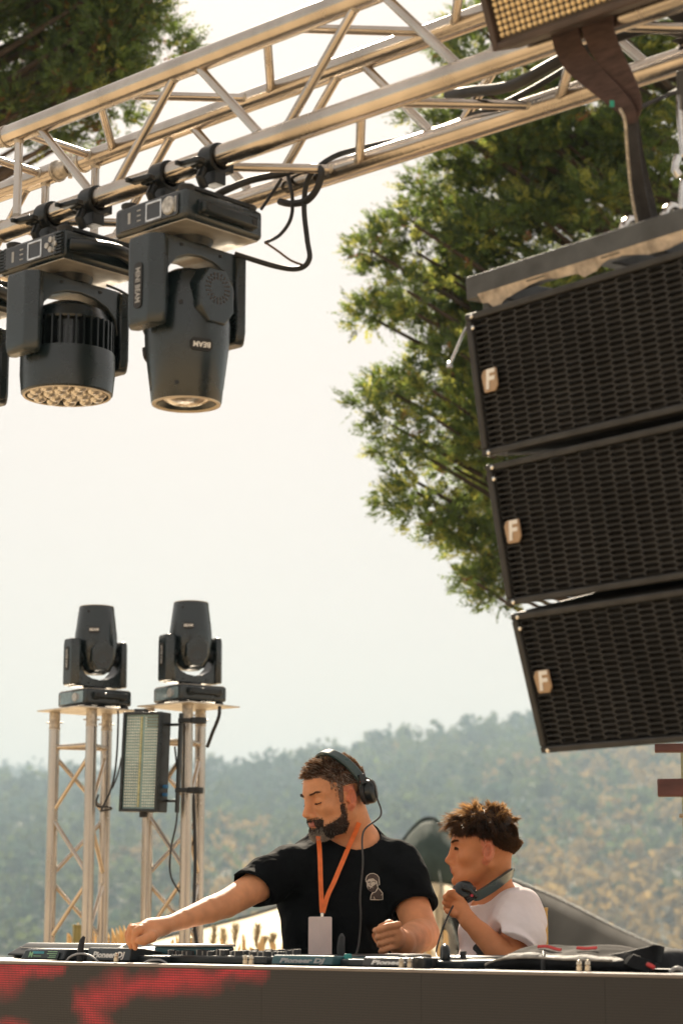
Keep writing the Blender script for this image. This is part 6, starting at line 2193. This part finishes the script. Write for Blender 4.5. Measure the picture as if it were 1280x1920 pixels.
# ================================================================== the boy
def make_boy():
    YB = 5.72
    P = at
    boy = thing('person', 'boy in white t-shirt standing in profile with headphones round his neck', 'person', T((P(935, 1750, YB).x, YB, STAGE_Z)))
    off = np.array(boy.matrix_world.translation)
    B = Body()
    H = T(P(906, 1590, YB)) @ RZ(R(-89)) @ RX(R(0.5)) @ MX.Scale(0.865, 4)
    build_head(B, H, True)
    neck0, neck1 = H @ V((0, 0.035, -0.050)), P(927, 1690, YB + 0.02)
    B.cap(neck0, neck1, 0.042, 0.046, 0.022)
    sh_n, sh_f = P(972, 1716, YB - 0.06), P(915, 1712, YB + 0.20)
    B.cap(sh_n, sh_f, 0.048, 0.048, 0.04)
    B.ell(P(940, 1765, YB + 0.06), (0.105, 0.125, 0.135), 0.05)
    B.ell(P(935, 1860, YB + 0.06), (0.10, 0.12, 0.13), 0.05)
    el, wr = P(958, 1806, YB - 0.19), P(878, 1727, YB - 0.145)
    B.chain([sh_n, sh_n.lerp(el, 0.5), el], [0.043, 0.039, 0.034], 0.004)
    B.chain([el, el.lerp(wr, 0.3), el.lerp(wr, 0.72), wr], [0.0345, 0.0345, 0.0272, 0.0215], 0.004)
    pm = P(862, 1703, YB - 0.120)
    B.cap(wr, pm, 0.0215, 0.022, 0.010)
    B.ell(pm, (0.020, 0.022, 0.026), 0.010)
    yh = YB - 0.13
    for i, q in enumerate((((864, 1688), (850, 1678), (843, 1674), (849, 1671)), ((856, 1688), (842, 1683), (835, 1682), (839, 1678)), ((854, 1698), (841, 1694), (834, 1692), (838, 1688)), ((853, 1706), (842, 1705), (836, 1703), (840, 1698)))):
        finger(B, [P(px, py, yh + 0.012 * i - 0.004 * j) for j, (px, py) in enumerate(q)], 0.0098, 0.0072, 0.004)
    finger(B, (P(868, 1712, yh + 0.01), P(850, 1713, yh - 0.012), P(838, 1708, yh - 0.014)), 0.0115, 0.0080, 0.006)
    # far arm hangs down behind the console
    el2 = P(905, 1822, YB + 0.22)
    B.chain([sh_f, el2, P(880, 1870, YB + 0.10)], [0.042, 0.034, 0.024], 0.02)
    vs, fs = sdf_mesh(B, np.array(P(818, 1890, 5.5)) * [1, 0, 1] + [0, 5.44, 0], np.array(P(1030, 1500, 6.0)) * [1, 0, 1] + [0, 6.05, 0.02], 0.0029)
    L = loc(H, vs)
    Lf = loc(H, vs[fs].mean(1))
    inh = (np.abs(Lf) < [0.11, 0.14, 0.16]).all(1)
    x, y, z = Lf.T
    mi = np.zeros(len(fs), int)
    mi[inh & (z < -0.0585) & (z > -0.0765) & (np.abs(x) < 0.0165) & (y < -0.0935)] = 1
    def scalp(x, y, z):
        hair_low = np.where(y < -0.02, 0.045, np.where(y < 0.02, 0.030, np.where(y < 0.05, 0.012 - 0.5 * (y - .02), -0.004 - 0.30 * (y - 0.05))))
        return (z > hair_low) & (y > -0.085) & (np.abs(x) < 0.0785)
    mi[inh & scalp(x, y, z)] = 2
    # soft shaved fade below the hair at the nape
    mi[inh & (np.abs(x) > 0.0735) & (y > -0.014) & (y < 0.040) & (z < 0.022) & (z > -0.055)] = 4
    npobj('body', vs - off, fs, [SKINB, LIPB, mat('scalp_dark', (0.035, 0.022, 0.016), 0.8), mat('nape_fade', (0.34, 0.150, 0.080), 0.7, var=0.12, scale=120), EARM], boy, mi=mi)
    nrm = vnormals(vs, fs)
    g2 = np.random.default_rng(9)
    Hm = np.array(H.to_3x3().normalized())
    X, Y, Z = L.T
    near = (np.abs(L) < [0.1, 0.14, 0.16]).all(1)
    sc = near & scalp(X, Y, Z)
    # curly mop on top
    topz = np.where(Y < 0.0, 0.052, 0.052 - 0.30 * np.maximum(0, Y))
    tp_ = sc & (Z > topz) & ~((Y < -0.066) & (Z < 0.066))
    i = g2.choice(np.where(tp_)[0], 10500)
    lx, ly, lz = L[i].T
    n_ = nrm[i]
    fr_ = np.clip((-ly + 0.0) / 0.08, 0, 1)
    clump, cen = locks(vs[i], 150, g2, 0.42)
    bk_ = np.clip(ly / 0.09, 0, 1)
    dr = n_ * (0.75 - 0.25 * fr_ - 0.25 * bk_)[:, None] + (Hm @ np.array([0, -1.0, 0.15])) * (0.25 + 0.65 * fr_)[:, None] + clump + cen * 42 + g2.normal(0, 0.07, (len(i), 3))
    ln = (0.033 + 0.018 * fr_ - 0.010 * bk_) * g2.uniform(0.65, 1.2, len(i))
    strands('hair', vs[i] - off, dr, ln, H, [HAIRK, HAIRSUN], boy, 0.0018, curl=0.17, droop=0.95, seed=11, seg=6, mi=((lz > 0.080) & (g2.random(len(i)) < 0.55)).astype(int))
    # shorter hair round the sides and back
    sd_ = sc & (Z <= topz + 0.008)
    i = g2.choice(np.where(sd_)[0], 7500)
    ly = L[i][:, 1]; lz = L[i][:, 2]
    ln = np.clip(0.004 + 0.26 * (lz + 0.02), 0.004, 0.020) * g2.uniform(.7, 1.2, len(i))
    strands('side_hair', vs[i] - off, nrm[i] * 0.6 + Hm @ np.array([0, 0.25, -0.65]) + g2.normal(0, .22, (len(i), 3)), ln, H, [HAIRK], boy, 0.0017, curl=0.10, seed=12, seg=3)
    for s in (-1, 1):
        nn = 200
        t = g2.uniform(0, 1, nn)
        q = np.stack([s * (0.014 + 0.034 * t), -0.105 + 0.016 * t ** 1.6, 0.0165 + 0.005 * np.sin(t * 2.4) + g2.normal(0, .0013, nn)], 1)
        qq = (np.array(H.translation) + (q * H.to_scale()[0]) @ Hm.T)
        hit = [man_bvh(vs, fs, p, Hm @ np.array([0, 1.0, 0])) for p in qq]
        qq = np.array([h if h is not None else p for h, p in zip(hit, qq)])
        strands('eyebrow', qq - off, np.tile(Hm @ np.array([s * 0.9, -0.3, 0.1]), (nn, 1)) + g2.normal(0, .15, (nn, 3)), np.full(nn, 0.008), H, [HAIRK], boy, 0.0013, seg=2, seed=13)
        # eye: dark slit with lashes
        t = np.linspace(0, 1, 140)
        q = np.stack([s * (0.018 + 0.027 * t), np.full(140, -0.106), -0.0025 + 0.0035 * np.sin(t * 3.14) - 0.0035 * (np.arange(140) % 2)], 1)
        qq = (np.array(H.translation) + (q * H.to_scale()[0]) @ Hm.T)
        hit = [man_bvh(vs, fs, p, Hm @ np.array([0, 1.0, 0])) for p in qq]
        qq = np.array([h if h is not None else p for h, p in zip(hit, qq)])
        strands('eyelash', qq - off, np.tile(Hm @ np.array([s * 0.2, -0.9, 0.05]), (140, 1)) + g2.normal(0, .12, (140, 3)), np.full(140, 0.0060), H, [HAIRK], boy, 0.0026, seg=2, seed=14)
    # ---- white shirt, loose
    S = Body()
    S.ell(P(938, 1760, YB + 0.06), (0.108, 0.138, 0.140), 0.05)
    S.ell(P(933, 1850, YB + 0.06), (0.118, 0.142, 0.150), 0.06)
    S.ell(P(930, 1910, YB + 0.06), (0.130, 0.145, 0.100), 0.06)
    S.cap(sh_n + V((0, 0, 0.002)), sh_f, 0.062, 0.060, 0.04)
    S.cap(P(940, 1706, YB + 0.07), neck1 + V((0, 0, -0.01)), 0.072, 0.058, 0.03)
    se = sh_n.lerp(el, 0.80)
    S.chain([sh_n, sh_n.lerp(el, 0.35), se + (se - sh_n) * 0.25], [0.063, 0.066, 0.078], 0.035)
    s2 = sh_f.lerp(el2, 0.7)
    S.chain([sh_f, s2], [0.060, 0.068], 0.03)
    def folds(Q):
        q = Q - np.array(sh_n)
        w = 0.0125 * (0.6 - np.abs(np.sin((q[:, 0] * 0.9 + q[:, 2] * 0.45 + 0.3 * q[:, 1]) * 34 + 1.6 * np.sin(q[:, 2] * 19)))) * np.clip((-q[:, 2]) / 0.06, 0.1, 1)
        w += 0.0035 * np.sin((q[:, 2] - 0.5 * q[:, 0]) * 44 + 2 * np.sin(q[:, 0] * 30))
        return w
    S.wob(folds)
    S.lplane(se, se - sh_n + V((-0.03, 0, -0.03)), se + (se - sh_n) * 0.3, 0.145)
    S.cap(sh_n.lerp(el, 0.5), el + (el - sh_n) * 0.1, 0.046, 0.056, 0.006, 's')
    S.cap(el, wr, 0.050, 0.050, 0.006, 's')
    S.cap(neck1 + V((-0.006, 0, -0.004)), neck1 + V((-0.045, -0.004, 0.10)), 0.055, 0.085, 0.006, 's')
    S.plane(P(930, 1945, YB), (0, 0, -1))
    v_, f_ = sdf_mesh(S, np.array(P(800, 1960, 5.4)) * [1, 0, 1] + [0, 5.38, 0], np.array(P(1060, 1640, 6.1)) * [1, 0, 1] + [0, 6.10, 0.02], 0.0040)
    shirt = npobj('t_shirt', v_ - off, f_, TSW, boy)
    Lg = Body()
    zf = STAGE_Z
    hip = P(933, 1900, YB + 0.06)
    Lg.ell(hip, (0.11, 0.135, 0.11), 0.05)
    for s in (-1, 1):
        yy = YB + 0.06 + s * 0.075
        Lg.chain([V((hip.x, yy, hip.z - 0.05)), V((hip.x - 0.02, yy, zf + 0.42)), V((hip.x + 0.02, yy, zf + 0.08))], [0.078, 0.055, 0.045], 0.03)
    Lg.plane(V((0, 0, zf + 0.06)), (0, 0, -1))
    lv, lf = sdf_mesh(Lg, (hip.x - 0.22, YB - 0.2, zf + 0.03), (hip.x + 0.22, YB + 0.32, hip.z + 0.14), 0.010)
    npobj('trousers', lv - off, lf, JEAN, boy)
    for s in (-1, 1):
        yy = YB + 0.06 + s * 0.08
        Sh = Body()
        Sh.ell((hip.x + 0.03, yy, zf + 0.045), (0.06, 0.04, 0.045), 0.03)
        Sh.ell((hip.x - 0.07, yy, zf + 0.032), (0.095, 0.042, 0.036), 0.04)
        Sh.plane(V((0, 0, zf + 0.002)), (0, 0, -1))
        a_, b_ = sdf_mesh(Sh, (hip.x - 0.19, yy - 0.07, zf - 0.02), (hip.x + 0.12, yy + 0.07, zf + 0.11), 0.008)
        npobj('shoe', a_ - off, b_, SHOE, boy)
    return boy, H, vs, fs, v_, f_, shirt, off, neck1, YB
boy, BH, bv_, bf_, bsv, bsf, bshirt, boff, bneck, YB = make_boy()
# dark splash print low on the boy's shirt
prr = random.Random(2)
for k_ in range(4):
    cx0, cy0 = 893 + 5 * k_, 1778 + 5 * k_
    pts = [on_surface(bsv, bsf, cx0 + 7 * math.cos(a) * prr.uniform(.5, 1.1), cy0 + 9 * math.sin(a) * prr.uniform(.5, 1.1), 0.003) for a in np.linspace(0, 5.6, 9)]
    pts = [p - V(boff) for p in pts if p is not None]
    if len(pts) > 3:
        me = bpy.data.meshes.new('shirt_print')
        me.from_pydata([tuple(p) for p in pts], [], [tuple(range(len(pts)))])
        me.materials.append(mat('print_black', (0.02, 0.025, 0.03), 0.8))
        o = bpy.data.objects.new('shirt_print', me)
        COL.objects.link(o)
        o.parent = bshirt
# headphones round the boy's neck
hb_ = thing('headphones', "black headphones hanging round the boy's neck, one cup held in his hand", 'headphones')
cupc = at(870, 1673, YB - 0.10)
bk = [cupc + V((0.018, -0.004, -0.006)), at(893, 1680, YB - 0.105), at(915, 1668, YB - 0.085), at(938, 1652, YB - 0.062), at(955, 1639, YB - 0.02), at(958, 1637, YB + 0.045), at(930, 1652, YB + 0.10), at(895, 1668, YB + 0.115)]
pth = spline(bk, 5)
kk_ = len(pth)
vs_, fs_ = ribbon(pth, list(np.interp(np.linspace(0, 1, kk_), [0, .15, .5, 1], [0.020, 0.025, 0.027, 0.020])), [V((0.25, -0.1, 1))] * kk_, 0.009)
MB().add(vs_, fs_).build('headband', HPT, hb_, bevel=0.003)
for cc, nn_ in ((cupc, V((-0.25, -0.75, 0.55))), (at(868, 1672, YB + 0.11), V((-0.2, 0.8, 0.2)))):
    cf = frame(cc, nn_)
    MB().lathe([(0.0, -0.016), (0.022, -0.016), (0.028, -0.012), (0.030, -0.003), (0.025, 0.002)], 28, cf).build('ear_pad', RUB, hb_)
    MB().lathe([(0.027, 0.0), (0.028, 0.004), (0.027, 0.014), (0.021, 0.020), (0.010, 0.022), (0.0, 0.022)], 28, cf).build('ear_cup', BLK, hb_)
hg = MB()
hg.tube([cupc + V((0.03, -0.012, -0.012)), cupc + V((0.012, -0.028, 0.004)), cupc + V((-0.008, -0.030, 0.012))], 0.006, n=8)
hg.build('hinge', BLK, hb_)
MB().cyl(at(884, 1679, YB - 0.125), at(884, 1679, YB - 0.129), 0.004, n=8).build('red_dot', mat('red_dot', (0.5, 0.03, 0.06), 0.4), hb_)
cable('headphone_lead', [at(849, 1698, YB - 0.15), at(840, 1716, YB - 0.16), at(830, 1740, YB - 0.17), at(821, 1768, YB - 0.18), at(817, 1788, YB - 0.2), at(822, 1798, YB - 0.3), at(835, 1806, YB - 0.4)], 0.0022, "thin black lead hanging from the boy's hand to the table")
